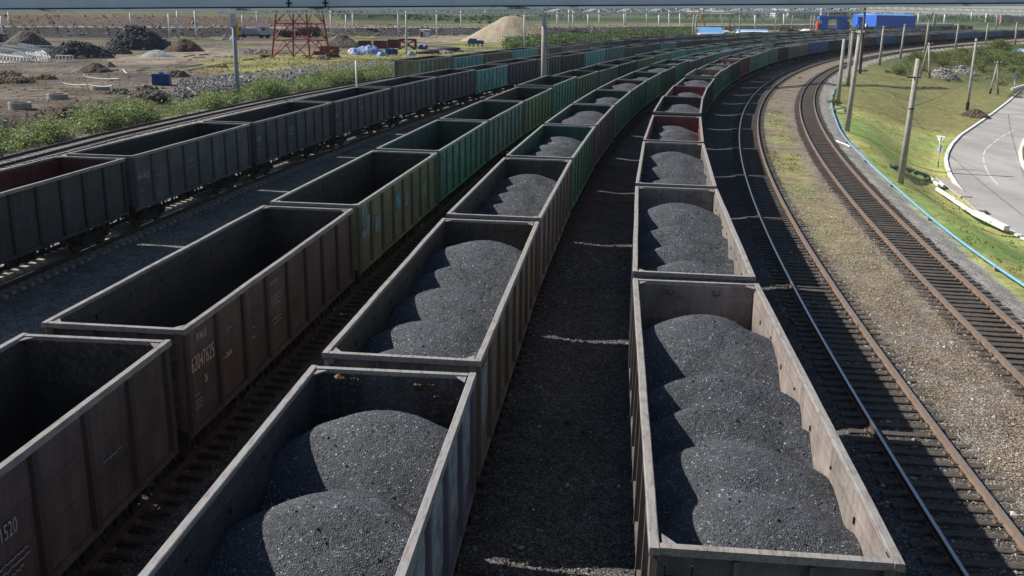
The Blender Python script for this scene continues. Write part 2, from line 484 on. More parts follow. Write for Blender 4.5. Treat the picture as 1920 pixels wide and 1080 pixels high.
    M['cream'] = mat_simple('cream_paint', (.66, .58, .40), (.52, .45, .30), 2, .6, .1)
    M['orange'] = mat_simple('orange_red_paint', (.45, .09, .04), (.30, .06, .03), 2, .6, .1)
    M['tower_red'] = mat_simple('tower_red_paint', (.36, .035, .035), (.24, .03, .03), 2, .6, .1)
    M['scrap_red'] = mat_simple('rusty_red_steel', (.20, .06, .045), (.11, .045, .035), 1.5, .8, .3)
    M['rust'] = mat_simple('deep_rust', (.20, .09, .05), (.10, .05, .03), 2, .85, .4)
    M['brick'] = None
    t = NT('red_brick')
    bk = t.node('ShaderNodeTexBrick'); t.l.new(t.coord('Object'), bk.inputs[0])
    bk.inputs['Color1'].default_value = (.42, .14, .09, 1); bk.inputs['Color2'].default_value = (.34, .11, .075, 1); bk.inputs['Mortar'].default_value = (.35, .25, .2, 1); bk.inputs['Scale'].default_value = 2.0
    M['brick'] = t.fin(bk.outputs[0], .85, None, .2)
    M['glass'] = mat_simple('window_glass', (.05, .06, .08), (.03, .04, .05), 2, .15, 0, spec=.6)
    M['green_paint'] = mat_simple('green_paint', (.05, .16, .125), (.035, .10, .08), 3, .6, .1)
    M['wood'] = mat_simple('grey_board', (.40, .36, .30), (.24, .21, .17), 4, .85, .3, stretch=(1, 8, 8))
    M['asphalt'] = None
    t = NT('asphalt')
    co = t.coord('Object')
    n1 = t.noise(co, .12, 5, .6); n2 = t.noise(co, 60, 3, .7); n3 = t.noise(t.mapping(co, (.3, .03, 1)), 1.0, 4)
    col = t.mix(1.0, t.ramp(n1, [(.3, (.30, .285, .275)), (.7, (.39, .375, .36))]), t.ramp(n2, [(.3, .82), (.7, 1.15)]), 'MULTIPLY')
    col = t.mix(1.0, col, t.ramp(n3, [(.35, .86), (.65, 1.1)]), 'MULTIPLY')
    ck = t.voro(t.mapping(co, (.22, .22, .22)), 1.0, 'DISTANCE_TO_EDGE'); col = t.mix(t.ramp(ck, [(.0, .45), (.006, 0.0)]), col, (.10, .10, .10))
    pass
    M['asphalt'] = t.fin(col, .9, t.bump(n2, .3, .01), .2)
    # --- soil heaps
    def heap(name, a, b, c, sc=5.0):
        t = NT(name); co = t.coord('Object')
        n = t.noise(co, .5, 6, .7); v = t.voro(co, sc); n2 = t.noise(co, sc * 2.2, 5, .75)
        col = t.mix(1.0, t.ramp(n, [(.32, a), (.5, b), (.7, c)]), t.ramp(n2, [(.3, .55), (.7, 1.5)]), 'MULTIPLY')
        bb = t.bump(v, .9, .25); bb = t.bump(n2, .8, .10, bb)
        return t.fin(col, .95, bb, .15)
    M['h_black'] = heap('dark_spoil', (.030, .031, .036), (.05, .05, .056), (.10, .10, .105), 2.2)
    M['h_brown'] = heap('brown_earth', (.060, .044, .034), (.095, .07, .052), (.15, .115, .085), 3)
    M['h_greybrown'] = heap('grey_brown_earth', (.09, .075, .062), (.13, .11, .095), (.18, .16, .14), 3)
    M['h_sand'] = heap('tan_sand', (.31, .255, .18), (.385, .325, .235), (.45, .39, .29), 4)
    M['h_gravel'] = heap('pale_gravel', (.30, .30, .30), (.36, .37, .37), (.42, .42, .42), 5)
    M['h_rubble'] = heap('grey_rubble', (.13, .12, .115), (.20, .19, .18), (.33, .32, .31), 1.6)
    M['leaf'] = mat_plain_attr('leaf', .6, .25, .5, 3.0, .42)
    M['stone'] = mat_plain_attr('stone', .9, .2, .5, 20.0)
    M['bark'] = mat_simple('bark', (.10, .08, .06), (.05, .04, .03), 6, .9, .5)
    # --- the ground: own colour per place, gravel and grass detail
    t = NT('yard_ground')
    co = t.coord('Object')
    a = t.node('ShaderNodeAttribute', attribute_name='tint').outputs['Color']
    g = t.node('ShaderNodeAttribute', attribute_name='gravel').outputs['Fac']
    gr = t.node('ShaderNodeAttribute', attribute_name='grass').outputs['Fac']
    v1 = t.node('ShaderNodeTexVoronoi'); t.l.new(co, v1.inputs['Vector']); v1.inputs['Scale'].default_value = 25
    sc = t.node('ShaderNodeSeparateColor'); t.l.new(v1.outputs['Color'], sc.inputs[0])
    v2 = t.voro(co, 47, out='Color'); sc2 = t.node('ShaderNodeSeparateColor'); t.l.new(v2, sc2.inputs[0])
    stone = t.math('MULTIPLY', t.ramp(sc.outputs[0], [(0, .45), (.6, 1.0), (1, 1.9)]), t.ramp(sc2.outputs[0], [(0, .65), (1, 1.35)]))
    stone = t.math('MULTIPLY', stone, t.ramp(v1.outputs['Distance'], [(.0, 1.15), (.55, .8), (.85, .35)]))
    soil = t.math('MULTIPLY', t.ramp(t.noise(co, 1.1, 8, .75), [(.3, .6), (.7, 1.4)]), t.ramp(t.noise(co, 9, 6, .8), [(.3, .65), (.7, 1.35)]))
    grn = t.math('MULTIPLY', t.ramp(t.noise(co, 2.6, 8, .8), [(.3, .62), (.7, 1.38)]), t.ramp(t.noise(t.mapping(co, (1, 1, .3)), 17, 6, .85), [(.3, .42), (.7, 1.6)]))
    k = t.node('ShaderNodeMix', data_type='FLOAT'); t.l.new(g, k.inputs[0]); t.l.new(soil, k.inputs[2]); t.l.new(stone, k.inputs[3])
    k2 = t.node('ShaderNodeMix', data_type='FLOAT'); t.l.new(gr, k2.inputs[0]); t.l.new(k.outputs[0], k2.inputs[2]); t.l.new(grn, k2.inputs[3])
    col = t.mix(1.0, a, k2.outputs[0], 'MULTIPLY')
    col = t.mix(1.0, col, t.ramp(t.noise(co, .55, 6, .7), [(.3, .72), (.7, 1.28)]), 'MULTIPLY')
    col = t.mix(1.0, col, t.ramp(t.noise(co, 2.2, 5, .8), [(.3, .75), (.7, 1.25)]), 'MULTIPLY')
    warm = t.mix(t.math('MULTIPLY', t.ramp(sc.outputs[1], [(.55, 0.0), (.8, 1.0)]), t.math('MULTIPLY', g, .35)), col, t.mix(1.0, col, (1.25, .95, .72), 'MULTIPLY'))
    h = t.math('SUBTRACT', 1.0, v1.outputs['Distance'])
    b1 = t.node('ShaderNodeBump'); t.l.new(h, b1.inputs['Height']); b1.inputs['Distance'].default_value = .05; t.l.new(t.math('MULTIPLY', g, .9), b1.inputs['Strength'])
    b2 = t.bump(t.noise(co, 7, 8, .8), .55, .10, b1.outputs[0])
    M['ground'] = t.fin(warm, .95, b2, .15)
    return M
M = make_materials()
# ------------------------------------------------------------------ the ground
TAN = np.array([.27, .228, .178]); BLK = np.array([.155, .152, .149]); GRY = np.array([.23, .23, .225])
LGT = np.array([.36, .35, .33]); GR1 = np.array([.24, .335, .10]); GR2 = np.array([.46, .43, .155]); GR3 = np.array([.29, .25, .10])
DIRT = np.array([.098, .080, .066]); DRK = np.array([.085, .068, .055]); FLD = np.array([.085, .10, .046]); WOOD_ = np.array([.05, .085, .04])
PALE = np.array([.255, .21, .165])

def px_poly(pts, z=.8): return [at(a, b, z)[:2] for a, b in pts]
YARD_GRASS = [px_poly([(360, 118), (500, 104), (640, 98), (900, 78), (960, 92), (860, 104), (760, 112), (740, 128), (560, 138), (420, 142), (380, 130)]),
              px_poly([(600, 86), (640, 62), (720, 66), (700, 72), (640, 84)]), px_poly([(720, 84), (960, 70), (1000, 90), (800, 96)])]
YARD_PALE = [px_poly([(190, 112), (420, 88), (470, 96), (420, 112), (300, 122), (200, 122)]), px_poly([(740, 72), (880, 62), (930, 76), (820, 82)])]
YARD_DARK = [px_poly([(-60, 190), (100, 185), (220, 190), (250, 230), (120, 262), (-60, 262)]), px_poly([(185, 140), (320, 138), (350, 152), (250, 162), (190, 152)]), px_poly([(100, 165), (300, 160), (350, 180), (230, 200), (120, 190)]), px_poly([(-80, 120), (100, 128), (160, 150), (60, 165), (-80, 160)])]
RUBBLE = [px_poly([(330, 150), (520, 132), (700, 112), (760, 112), (745, 130), (640, 150), (480, 172), (350, 178), (300, 165)])]

def ground_colour(P):
    n = len(P); x, y = P[:, 0], P[:, 1]
    u, yf = lat(P); v, _ = lat(P, PR2); v1, _ = lat(P, PR1); e, _ = lat(P, PEMB); e = -e
    r = np.hypot(x, y)
    j = fbm(x, y, 5, 4, 1) - .5; j2 = fbm(x, y, 1.6, 4, 5) - .5; J = fbm(x, y, 22, 4, 9) - .5
    c = np.tile(GRY, (n, 1)); gv = np.ones(n); gs = np.zeros(n)
    def lay(m, col, g=None, s=None):
        nonlocal c, gv, gs
        m = np.clip(m, 0, 1)
        c = c * (1 - m[:, None]) + np.asarray(col) * m[:, None]
        if g is not None: gv = gv * (1 - m) + g * m
        if s is not None: gs = gs * (1 - m) + s * m
    # coal-dusted ballast below and between the loaded trains
    lay(ss(-14.3, -13.4, u + j) * ss(7.4, 6.0, u + j * 1.2), BLK)
    lay(ss(-1.9, -1.2, u) * ss(4.6, 1.6, u) * .6, np.array([.10, .095, .09]))
    lay(ss(.02, .14, J + .5 * j) * ss(-14, -13, u) * ss(6.5, 5.5, u) * .6, np.array([.085, .084, .085]))
    lay(ss(-3.9, -5.0, u) * ss(-7.6, -6.6, u) * .8, np.array([.095, .088, .082]))
    lay(ss(-10.9, -11.6, u) * ss(-14.2, -13.2, u) * .7, np.array([.06, .048, .040]))
    # clean grey ballast left of the fourth train
    lay(ss(-27.0, -29.5, u + j), LGT * 1.05)
    lay(ss(6.3, 6.8, u + j2) * ss(1.9, 1.2, v), np.array([.125, .115, .104]))
    # strip of tan gravel between the two empty tracks
    tn = ss(.95, 1.55, v1 + .7 * j2) * ss(-.95, -1.5, v - .7 * j2)
    lay(tn, TAN * (1 + .25 * j[:, None]))
    lay(tn * ss(.0, .12, j2) * .55, LGT * .8)
    gstrip = tn * ss(30, 52, y) * ss(128, 98, y) * ss(1.7, .5, np.abs(v1 - 2.6 + 1.2 * j)) * ss(-.30, .05, J + .6 * j)
    lay(gstrip * .7, np.array([.275, .245, .115]), .45, .6)
    lay(gstrip * ss(.0, .15, j) * .8, np.array([.19, .215, .08]), .3, .8)
    lay(ss(-1.5, -.9, v1) * ss(1.6, .9, v1) * .6, np.array([.115, .102, .09]))
    lay(ss(-1.5, -.95, v) * ss(1.7, 1.0, v) * .7, np.array([.125, .112, .10]))
    # right: grey shoulder, pipe, grass bank
    lay(ss(1.1, 1.7, v + .6 * j2), LGT * 1.2)
    gb = ss(2.7, 3.5, v + 1.2 * j)
    lay(gb, GR1 * (1 + .5 * j[:, None]), .05, 1)
    dry = gb * np.clip(ss(-.16, .10, J + .35 * j) * ss(50, 72, y) + .9 * ss(-.02, .12, J + .5 * j) * .6, 0, 1)
    lay(dry * .92, GR2 * (1 + .6 * j[:, None]), .08, 1)
    lay(gb * ss(.02, .16, j + .5 * j2) * .45, GR3, .1, 1)
    lay(gb * blur(P, [atg(a, b)[:2] for a, b in ((1815, 208), (1850, 193), (1895, 186), (1880, 203), (1850, 222), (1832, 219))]) * .9, np.array([.19, .30, .07]), 0, 1)
    lay(gb * ss(112, 135, y + 20 * J) * .8, np.array([.17, .155, .07]), .1, 1)
    lay(gb * ss(160, 260, y) * .9, FLD * .9, 0, 1)
    # left verge
    lay(ss(-46.5, -48.6, u + 1.0 * j), np.array([.12, .14, .055]), .1, 1)
    # building yard
    yd = ss(-52, -55, u + 2 * j)
    lay(yd, DIRT * (1 + .8 * J[:, None]), .12, 0)
    lay(yd * ss(-.02, .12, j) * .7, DRK * .95, .4)
    lay(yd * ss(.05, .13, fbm(x, y, 13, 4, 12) - .5) * ss(-.1, .15, j) * .7, np.array([.15, .165, .065]), 0, 1)
    lay(yd * ss(.04, .14, J) * .5, PALE * .8)
    for g in YARD_PALE: lay(blur(P, g) * yd * ss(-.3, .1, j), PALE)
    for g in YARD_GRASS: lay(blur(P, g) * ss(-.2, .12, j + .5 * J), np.array([.235, .215, .075]) * (1 + .6 * j[:, None]), 0, 1)
    for g in YARD_GRASS: lay(blur(P, g) * ss(.04, .2, j2 + j) * .7, np.array([.14, .19, .06]), 0, 1)
    lay(yd * ss(105, 70, y) * ss(-.25, .15, j + .5 * J) * .75, np.array([.095, .078, .064]), .3, 0)
    for g in YARD_DARK: lay(blur(P, g) * ss(-.25, .1, j) * .9, DRK, .3, 0)
    for g in RUBBLE: lay(blur(P, g) * ss(-.35, -.05, j), np.array([.20, .19, .185]), 1, 0)
    # beyond the embankment: meadow, then wooded land
    back = ss(6, 14, e) * (u < -60)
    lay(back * ss(22, 34, e + 10 * J), FLD * (1 + .6 * J[:, None]), 0, 1)
    lay(ss(-60, -80, u) * ss(330, 420, y) * ss(4, -2, e), np.array([.17, .18, .08]), 0, 1)
    lay(ss(430, 900, r + 260 * J) * ss(-40, -110, u), np.array([.08, .11, .05]) * (1 + .9 * J[:, None]), 0, 1)
    lay(ss(1000, 1500, r), WOOD_ * (1 + .9 * J[:, None]), 0, 1)
    lay(ss(350, 500, r) * ss(40, 90, v), WOOD_ * 1.25 * (1 + .8 * J[:, None]), 0, 1)
    return np.clip(c, .004, .9), gv, gs

def blur(P, poly):
    """soft mask of a ground polygon: average of a few jittered tests"""
    s = 0
    for dx, dy in ((0, 0), (1.2, .7), (-1.1, .9), (.4, -1.6), (-.7, -1.0)):
        s = s + inside(P + np.array([dx, dy]), poly)
    return s / 5.0

def make_ground():
    rr = np.exp(np.arange(math.log(4.0), math.log(6500.0), .0125))
    aa = np.radians(np.r_[np.linspace(-178, -36, 30), np.linspace(-35, 36, 330), np.linspace(37, 178, 30)])
    R, A = np.meshgrid(rr, aa, indexing='ij')
    P = np.c_[(R * np.sin(A)).ravel(), (R * np.cos(A)).ravel()]
    z = gz(P)
    r = R.ravel()
    z = z + .05 * (fbm(P[:, 0], P[:, 1], .9, 3, 6) - .5) * (r < 120) + .25 * (fbm(P[:, 0], P[:, 1], 6, 3, 8) - .5) * ss(40, 130, r) * (lat(P)[0] < -56)
    c, g, s = ground_colour(P)
    F = gridfaces(len(rr), len(aa))
    b = len(P)
    me = npmesh('ground', np.c_[P, z], F[:, ::-1], M['ground'], True, {'tint': c, 'gravel': g, 'grass': s})
    tag(nobj('ground', me), kind='structure')
make_ground()

EMB_PTS = []
def make_embankment():
    S = np.arange(0, PEMB.g[-1] - 1, 2.5)
    E = np.array([-1.5, 0, .8, 1.6, 2.4, 3.2, 4, 4.8, 5.6, 6.2, 6.8, 7.4, 8.2, 9, 10, 11.5, 13, 15, 17, 19, 21, 23, 26, 30, 36, 44])
    P = PEMB.pos(S); T = PEMB.tan(S); N = -np.c_[T[:, 1], -T[:, 0]]
    ZL = np.interp(E, [-1.5, 0, 6.0, 9.0, 22, 44], [.5, .7, 3.45, 3.5, 6.1, 6.4]); ZR = np.interp(E, [-1.5, 0, 6.0, 9.0, 22, 44], [.5, .7, 3.45, 3.5, 3.5, 3.7])
    az = np.degrees(np.arctan2(P[:, 0], P[:, 1])); w = ss(-3, -13, az)
    V = (P[:, None, :] + N[:, None, :] * E[None, :, None]).reshape(-1, 2)
    Z = (w[:, None] * ZL[None] + (1 - w[:, None]) * ZR[None]).ravel()
    Z = Z + .35 * (fbm(V[:, 0], V[:, 1], 5, 3, 2) - .5)
    ee = np.tile(E, len(S)); ww = np.repeat(w, len(E))
    j = fbm(V[:, 0], V[:, 1], 9, 4, 3) - .5
    c = np.tile(np.array([.105, .100, .104]), (len(V), 1)) * (1 + 1.0 * j[:, None])
    up_ = ss(7.2, 8.4, ee)
    brown = np.array([.165, .122, .102]) * (1 + .8 * j[:, None]); green = np.array([.15, .145, .075]) * (1 + .8 * j[:, None])
    mixw = np.clip(ww + j, 0, 1)[:, None]
    c = c * (1 - up_[:, None]) + up_[:, None] * (brown * mixw + green * (1 - mixw))
    pale = ss(5.6, 6.1, ee) * ss(8.4, 7.6, ee)
    c = c * (1 - .9 * pale[:, None]) + .9 * pale[:, None] * np.array([.55, .50, .43])
    gsn = up_ * (1 - mixw[:, 0])
    me = npmesh('embankment', np.c_[V, Z], gridfaces(len(S), len(E))[:, ::-1], M['ground'], True, {'tint': np.clip(c, .01, .9), 'gravel': 1 - gsn, 'grass': gsn})
    em = tag(nobj('embankment', me), kind='structure')
    k = (ee > .3) & (ee < 24); EMB_PTS.append(np.c_[V, Z][k])
make_embankment()

# ------------------------------------------------------------------ road with kerbs and markings
def strip(name, pts, w, z0, h, mat, z_follow=None, taper=1.0):
    """a low kerb following points, w wide, h high"""
    p = np.array([q[:2] for q in pts], float)
    pt = Path(p); S = np.arange(0, pt.g[-1], .6); Q = pt.pos(S); T = pt.tan(S); N = np.c_[T[:, 1], -T[:, 0]]
    prof = [(-w/2, -.15), (-w/2 * taper, h), (w/2 * taper, h), (w/2, -.15)]
    z = np.full(len(S), z0) if z_follow is None else z_follow(Q)
    V = np.concatenate([np.c_[Q + N * a, z + b][:, None] for a, b in prof], axis=1).reshape(-1, 3)
    return npmesh(name, V, gridfaces(len(S), 4)[:, ::-1], mat)

def make_road():
    mb = MB()
    n = len(ROADPOLY)
    mb.add([(p[0], p[1], ROADZ) for p in ROADPOLY], [tuple(range(n))[::-1]])
    road = mb.build('road', M['asphalt'])
    if road.data.polygons[0].normal.z < 0: road.data.flip_normals()
    tag(road, kind='structure')
    o = nobj('kerb', strip('kerb', KERB, .34, ROADZ, .16, M['whitewash'])); tag(o, kind='structure')
    mk = MB()
    segs = [((1901, 243), (1890, 250)), ((1887, 251), (1877, 257)), ((1874, 259.5), (1862, 268)), ((1860, 270), (1850, 278.5)), ((1848, 280), (1844, 290)), ((1843.5, 294), (1845, 305.5)), ((1846, 309), (1853, 325)), ((1853.5, 326), (1862, 337)), ((1862, 337), (1872, 347))]
    for a, b in segs:
        A = at(*a, ROADZ + .004); B = at(*b, ROADZ + .004); t = (B - A); t /= np.linalg.norm(t); nn = np.array([t[1], -t[0], 0]) * .075
        mk.add([A - nn, A + nn, B + nn, B - nn], [(0, 1, 2, 3)])
    k = mk.build('lane_marking', M['road_paint'])
    for p in k.data.polygons:
        if p.normal.z < 0: p.flip()
    tag(k, kind='structure')
    # grassed island on the right of the bend
    isl = [(1990, 238), (1945, 246), (1921, 262), (1913, 283), (1914, 300), (1919, 313), (1940, 330), (1990, 345)]
    I = np.array([at(a, b, ROADZ)[:2] for a, b in isl])
    o = nobj('island_kerb', strip('island_kerb', np.r_[I, I[:1]], .34, ROADZ, .17, M['whitewash'])); tag(o, kind='structure')
    g = MB(); g.add([(p[0], p[1], ROADZ + .10) for p in I], [tuple(range(len(I)))])
    o = g.build('traffic_island', mat_simple('island_grass', (.15, .24, .045), (.10, .16, .035), 5, .95, .8, .08)); tag(o, kind='structure')
    if o.data.polygons[0].normal.z < 0: o.data.flip_normals()
make_road()

# ------------------------------------------------------------------ railway tracks
RAIL = [(-.065, -.18), (-.065, -.165), (-.012, -.145), (-.012, -.05), (-.038, -.038), (-.038, -.002), (-.030, 0), (.030, 0), (.038, -.002), (.038, -.038), (.012, -.05), (.012, -.145), (.065, -.165), (.065, -.18)]
def rail_mesh(name, path, off, s0, s1, mats, step):
    S = np.arange(s0, s1, step); Q = path.pos(S); T = path.tan(S); N = np.c_[T[:, 1], -T[:, 0]]
    V = np.concatenate([np.c_[Q + N * (off + a), np.full(len(S), b)][:, None] for a, b in RAIL], axis=1).reshape(-1, 3)
    F = gridfaces(len(S), len(RAIL))
    k = np.tile(np.arange(len(RAIL) - 1), len(S) - 1)
    return npmesh(name, V, F[:, ::-1], mats, False, None, np.where((k >= 5) & (k <= 7), 1, 0))

def sleeper_mesh(mat, w=.24, l=2.72, h=.19, conc=False):
    mb = MB()
    if conc:
        prof = [(-.15, -.2), (.15, -.2), (.12, 0), (-.12, 0)]
        mb.slab(prof, 'x', -l/2, l/2)
    else:
        q = .018
        prof = [(-w/2, -h), (w/2, -h), (w/2, -q), (w/2 - q, 0), (-w/2 + q, 0), (-w/2, -q)]
        mb.slab(prof, 'x', -l/2, l/2)
        for sx in (-1, 1):
            mb.box((sx * .80, 0, .012), (.34, .17, .024), 1)          # baseplates under the rails
            for ox in (-.13, .13):
                mb.box((sx * .80 + ox, .05, .04), (.035, .035, .05), 1); mb.box((sx * .80 + ox, -.05, .04), (.035, .035, .05), 1)
    return mb.mesh('sleeper', [mat, M['rail']])

def make_track(path, s0, s1, label, mats, smat, conc=False, ind=100, first=0.0, zs=-.185, step=1.5, pitch=.56, gauge=.80):
    o = thing('railway_track', label, 'railway track', (*path.pos(s0)[0], 0))
    for sgn, mt in zip((-1, 1), mats):
        r = nobj('rail', rail_mesh('rail', path, sgn * gauge, s0, s1, mt, step), o)
        r.matrix_parent_inverse = o.matrix_world.inverted() if False else Matrix.Translation(-Vector(o.location))
    me = sleeper_mesh(smat, conc=conc)
    S = np.arange(s0 + .3, min(s1, s0 + 430), pitch); S = S + rng.normal(0, .012, len(S))
    Q = path.pos(S); T = path.tan(S)
    k0 = int(np.searchsorted(S, first))
    inv = Matrix.Translation(-Vector(o.location))
    rest = []
    for i in range(len(S)):
        ang = math.atan2(T[i, 1], T[i, 0]) - PI / 2 + rng.normal(0, .008)
        sc = 1 + rng.normal(0, .02)
        mtx = Matrix.Translation((Q[i, 0] + rng.normal(0, .02), Q[i, 1], zs + rng.normal(0, .006))) @ Matrix.Rotation(ang, 4, 'Z') @ Matrix.Diagonal((sc, 1 + rng.normal(0, .05), 1, 1))
        if k0 <= i < k0 + ind:
            c = nobj('sleeper', me, o); c.matrix_parent_inverse = inv; c.matrix_basis = mtx
        else: rest.append(mtx)
    v0 = np.array([v.co[:] for v in me.vertices])
    fl = [tuple(p.vertices) for p in me.polygons]; mi = [p.material_index for p in me.polygons]
    mb = MB()
    for m in rest:
        a = np.array(m)
        V = v0 @ a[:3, :3].T + a[:3, 3]
        b = len(mb.v); mb.v += [tuple(p) for p in V]; mb.f += [tuple(b + q for q in f) for f in fl]; mb.m += mi
    c = mb.build('sleepers', [smat, M['rail']], o); c.matrix_parent_inverse = inv; c['kind'] = 'stuff'
    return o

RUST = [M['rail'], M['rail_top']]; DARK = [M['rail_dark'], M['rail_shiny']]; SHINY = [M['rail_dark'], M['rail_shiny']]
make_track(PR1, PR1.s_of_y(-10), PR1.s_of_y(640), 'empty curved track beside the loaded train, half in its shadow', [SHINY, RUST], M['sleeper'], first=PR1.s_of_y(15.5))
make_track(PR2, PR2.s_of_y(-10), PR2.s_of_y(640), 'rightmost empty curved track in full sun beside the grass bank', [RUST, RUST], M['sleeper'], first=PR2.s_of_y(24))
for p, lb, ind, y0 in ((PA, 'track under the rightmost coal train, next to the empty curved track', 0, -10), (PB, 'track under the second coal train from the right', 0, -10), (PC, 'track under the long empty train left of the coal trains', 0, -10)):
    make_track(p, p.s_of_y(y0), p.s_of_y(640), lb, [DARK, DARK], M['sleeper'], ind=ind, step=3, gauge=.80)
make_track(PD, PD.s_of_y(10), PD.s_of_y(640), 'concrete-sleeper track under the dark grey empty train on the left', [DARK, DARK], M['conc_sleeper'], True, 100, PD.s_of_y(26), step=2)
make_track(PE, PE.s_of_y(60), PE.s_of_y(640), 'track under the train of green and tan wagons farthest left', [DARK, DARK], M['sleeper'], ind=0, step=3)
make_track(PG, PG.s_of_y(25), PG.s_of_y(330), 'empty track in pale gravel along the weeds on the left', [DARK, DARK], M['conc_sleeper'], True, 100, PG.s_of_y(52), step=2)
make_track(PF, PF.s_of_y(200), PF.s_of_y(640), 'far track under wagons by the blue straddle machine', [DARK, DARK], M['sleeper'], ind=0, step=4)
make_track(PH, PH.s_of_y(500), PH.s_of_y(880), 'farthest track under the train with the tan locomotive', [DARK, DARK], M['sleeper'], ind=0, step=5)

# ------------------------------------------------------------------ open coal wagons
BL, BW, ZF, ZR = 13.15, 1.57, 1.28, 3.50      # body length, half width over the rim, floor and rim heights
HL = BL / 2
def bulge(var, sgn, y, z):
    """dents and bows of a side wall (outward), by variant"""
    y = np.asarray(y, float)
    if var == 0: b = .004 * np.sin(y * 1.9 + sgn)
    elif var == 1: b = .003 * np.sin(y * .62 + .8 * sgn) ** 2 + .003 * np.sin(y * 1.4 + 2 * sgn)
    else: b = .007 * np.exp(-((y - 2.2 * sgn) / 1.5) ** 2) + .006 * np.exp(-((y + 3.6 * sgn) / .9) ** 2) + .003 * np.sin(y * 1.1 + sgn)
    return np.abs(b) * np.clip((np.asarray(z) - 1.3) / 1.6, 0, 1)

RIBY = np.linspace(-HL + .17, HL - .17, 9)
def side_wall_mesh(var, sgn):
    mb = MB()
    Y = np.linspace(-HL + .02, HL - .02, 41); Z = np.array([ZF - .10, 1.6, 2.0, 2.5, 3.0, ZR - .08])
    YY, ZZ = np.meshgrid(Y, Z, indexing='ij')
    bb = bulge(var, sgn, YY, ZZ) * np.clip((HL - np.abs(YY)) / .8, 0, 1)
    def sheet(x, m, flip):
        V = np.c_[(sgn * (x + bb)).ravel(), YY.ravel(), ZZ.ravel()]
        F = gridfaces(len(Y), len(Z))
        if flip: F = F[:, ::-1]
        mb.add(V, F.tolist(), m)
    sheet(1.470, 0, sgn < 0)
    sheet(1.430, 1, sgn > 0)
    for k, y in enumerate(RIBY):                       # pressed posts, wider foot
        w = .085 if 0 < k < 8 else .10
        zs = [ZF - .16, 1.75, 3.0, ZR - .10]; dp = [.105, .095, .075, .070]
        V = []
        for z, d in zip(zs, dp):
            x0 = 1.470 + float(bulge(var, sgn, y, z))
            V += [(sgn * x0, y - w * 1.15, z), (sgn * (x0 + d), y - w * .9, z), (sgn * (x0 + d), y + w * .9, z), (sgn * x0, y + w * 1.15, z)]
        F = []
        for i in range(3):
            for q in range(3):
                a = i * 4 + q; f = (a, a + 1, a + 5, a + 4); F.append(f if sgn < 0 else f[::-1])
        F.append((12, 13, 14, 15) if sgn > 0 else (15, 14, 13, 12)); F.append((3, 2, 1, 0) if sgn > 0 else (0, 1, 2, 3))
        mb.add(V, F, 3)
    mb.box((sgn * 1.50, 0, ZF - .17), (.10, BL - .06, .14), 0)              # bottom chord
    for k in range(8):                                                    # faint pressed panel beads
        ya, yb = RIBY[k] + .16, RIBY[k + 1] - .16
        for z in (1.95, 2.65):
            mb.box((sgn * (1.473 + float(bulge(var, sgn, (ya + yb) / 2, z)) * .9), (ya + yb) / 2, z), (.012, yb - ya, .035), 0)
    for k in range(1, 8):                                                 # lashing lugs on the inside
        y = RIBY[k] + .25
        mb.box((sgn * 1.418, y + .1 * math.sin(k * 5.1), 3.05 + .09 * math.sin(k * 3.3)), (.024, .035, .05 + .05 * (k % 2)), 2)
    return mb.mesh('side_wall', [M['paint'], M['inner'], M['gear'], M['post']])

def end_wall_mesh(sgn, var=0):
    mb = MB()
    y0 = sgn * (HL - .12); yi = sgn * (HL - .17)
    mb.box((0, (y0 + yi) / 2, (ZF + ZR) / 2 - .09), (2.88, .05, ZR - ZF + .02), 1)
    # outer sheet 3 mm proud, painted
    x = 1.43
    V = [(-x, y0 + sgn * .003, ZF - .1), (x, y0 + sgn * .003, ZF - .1), (x, y0 + sgn * .003, ZR - .09), (-x, y0 + sgn * .003, ZR - .09)]
    mb.add(V, [(0, 1, 2, 3) if sgn < 0 else (3, 2, 1, 0)], 0)
    for z in (1.75, 2.30, 2.85):                                          # outside stiffeners, inside pressings
        mb.box((0, y0 + sgn * .045, z), (2.84, .08, .12), 0)
        mb.box((0, yi - sgn * .008, z + .24), (2.82, .022, .16), 1)
    for sx in (-1, 1):
        mb.box((sx * 1.40, y0 + sgn * .05, (ZF + ZR) / 2 - .1), (.14, .10, ZR - ZF), 0)
        mb.box((sx * .47, y0 + sgn * .052, (ZF + ZR) / 2 - .1), (.07, .085, ZR - ZF - .1), 0)
    for x in (-.62, .52):                                                 # hanging rings under the top chord, inside
        mb.tube([(x - .09, yi - sgn * .025, 3.30), (x - .07, yi - sgn * .03, 3.20), (x, yi - sgn * .03, 3.17), (x + .07, yi - sgn * .03, 3.20), (x + .09, yi - sgn * .025, 3.30)], .011, 5, 2)
    return mb.mesh('end_wall', [M['paint'], M['inner'], M['gear']])

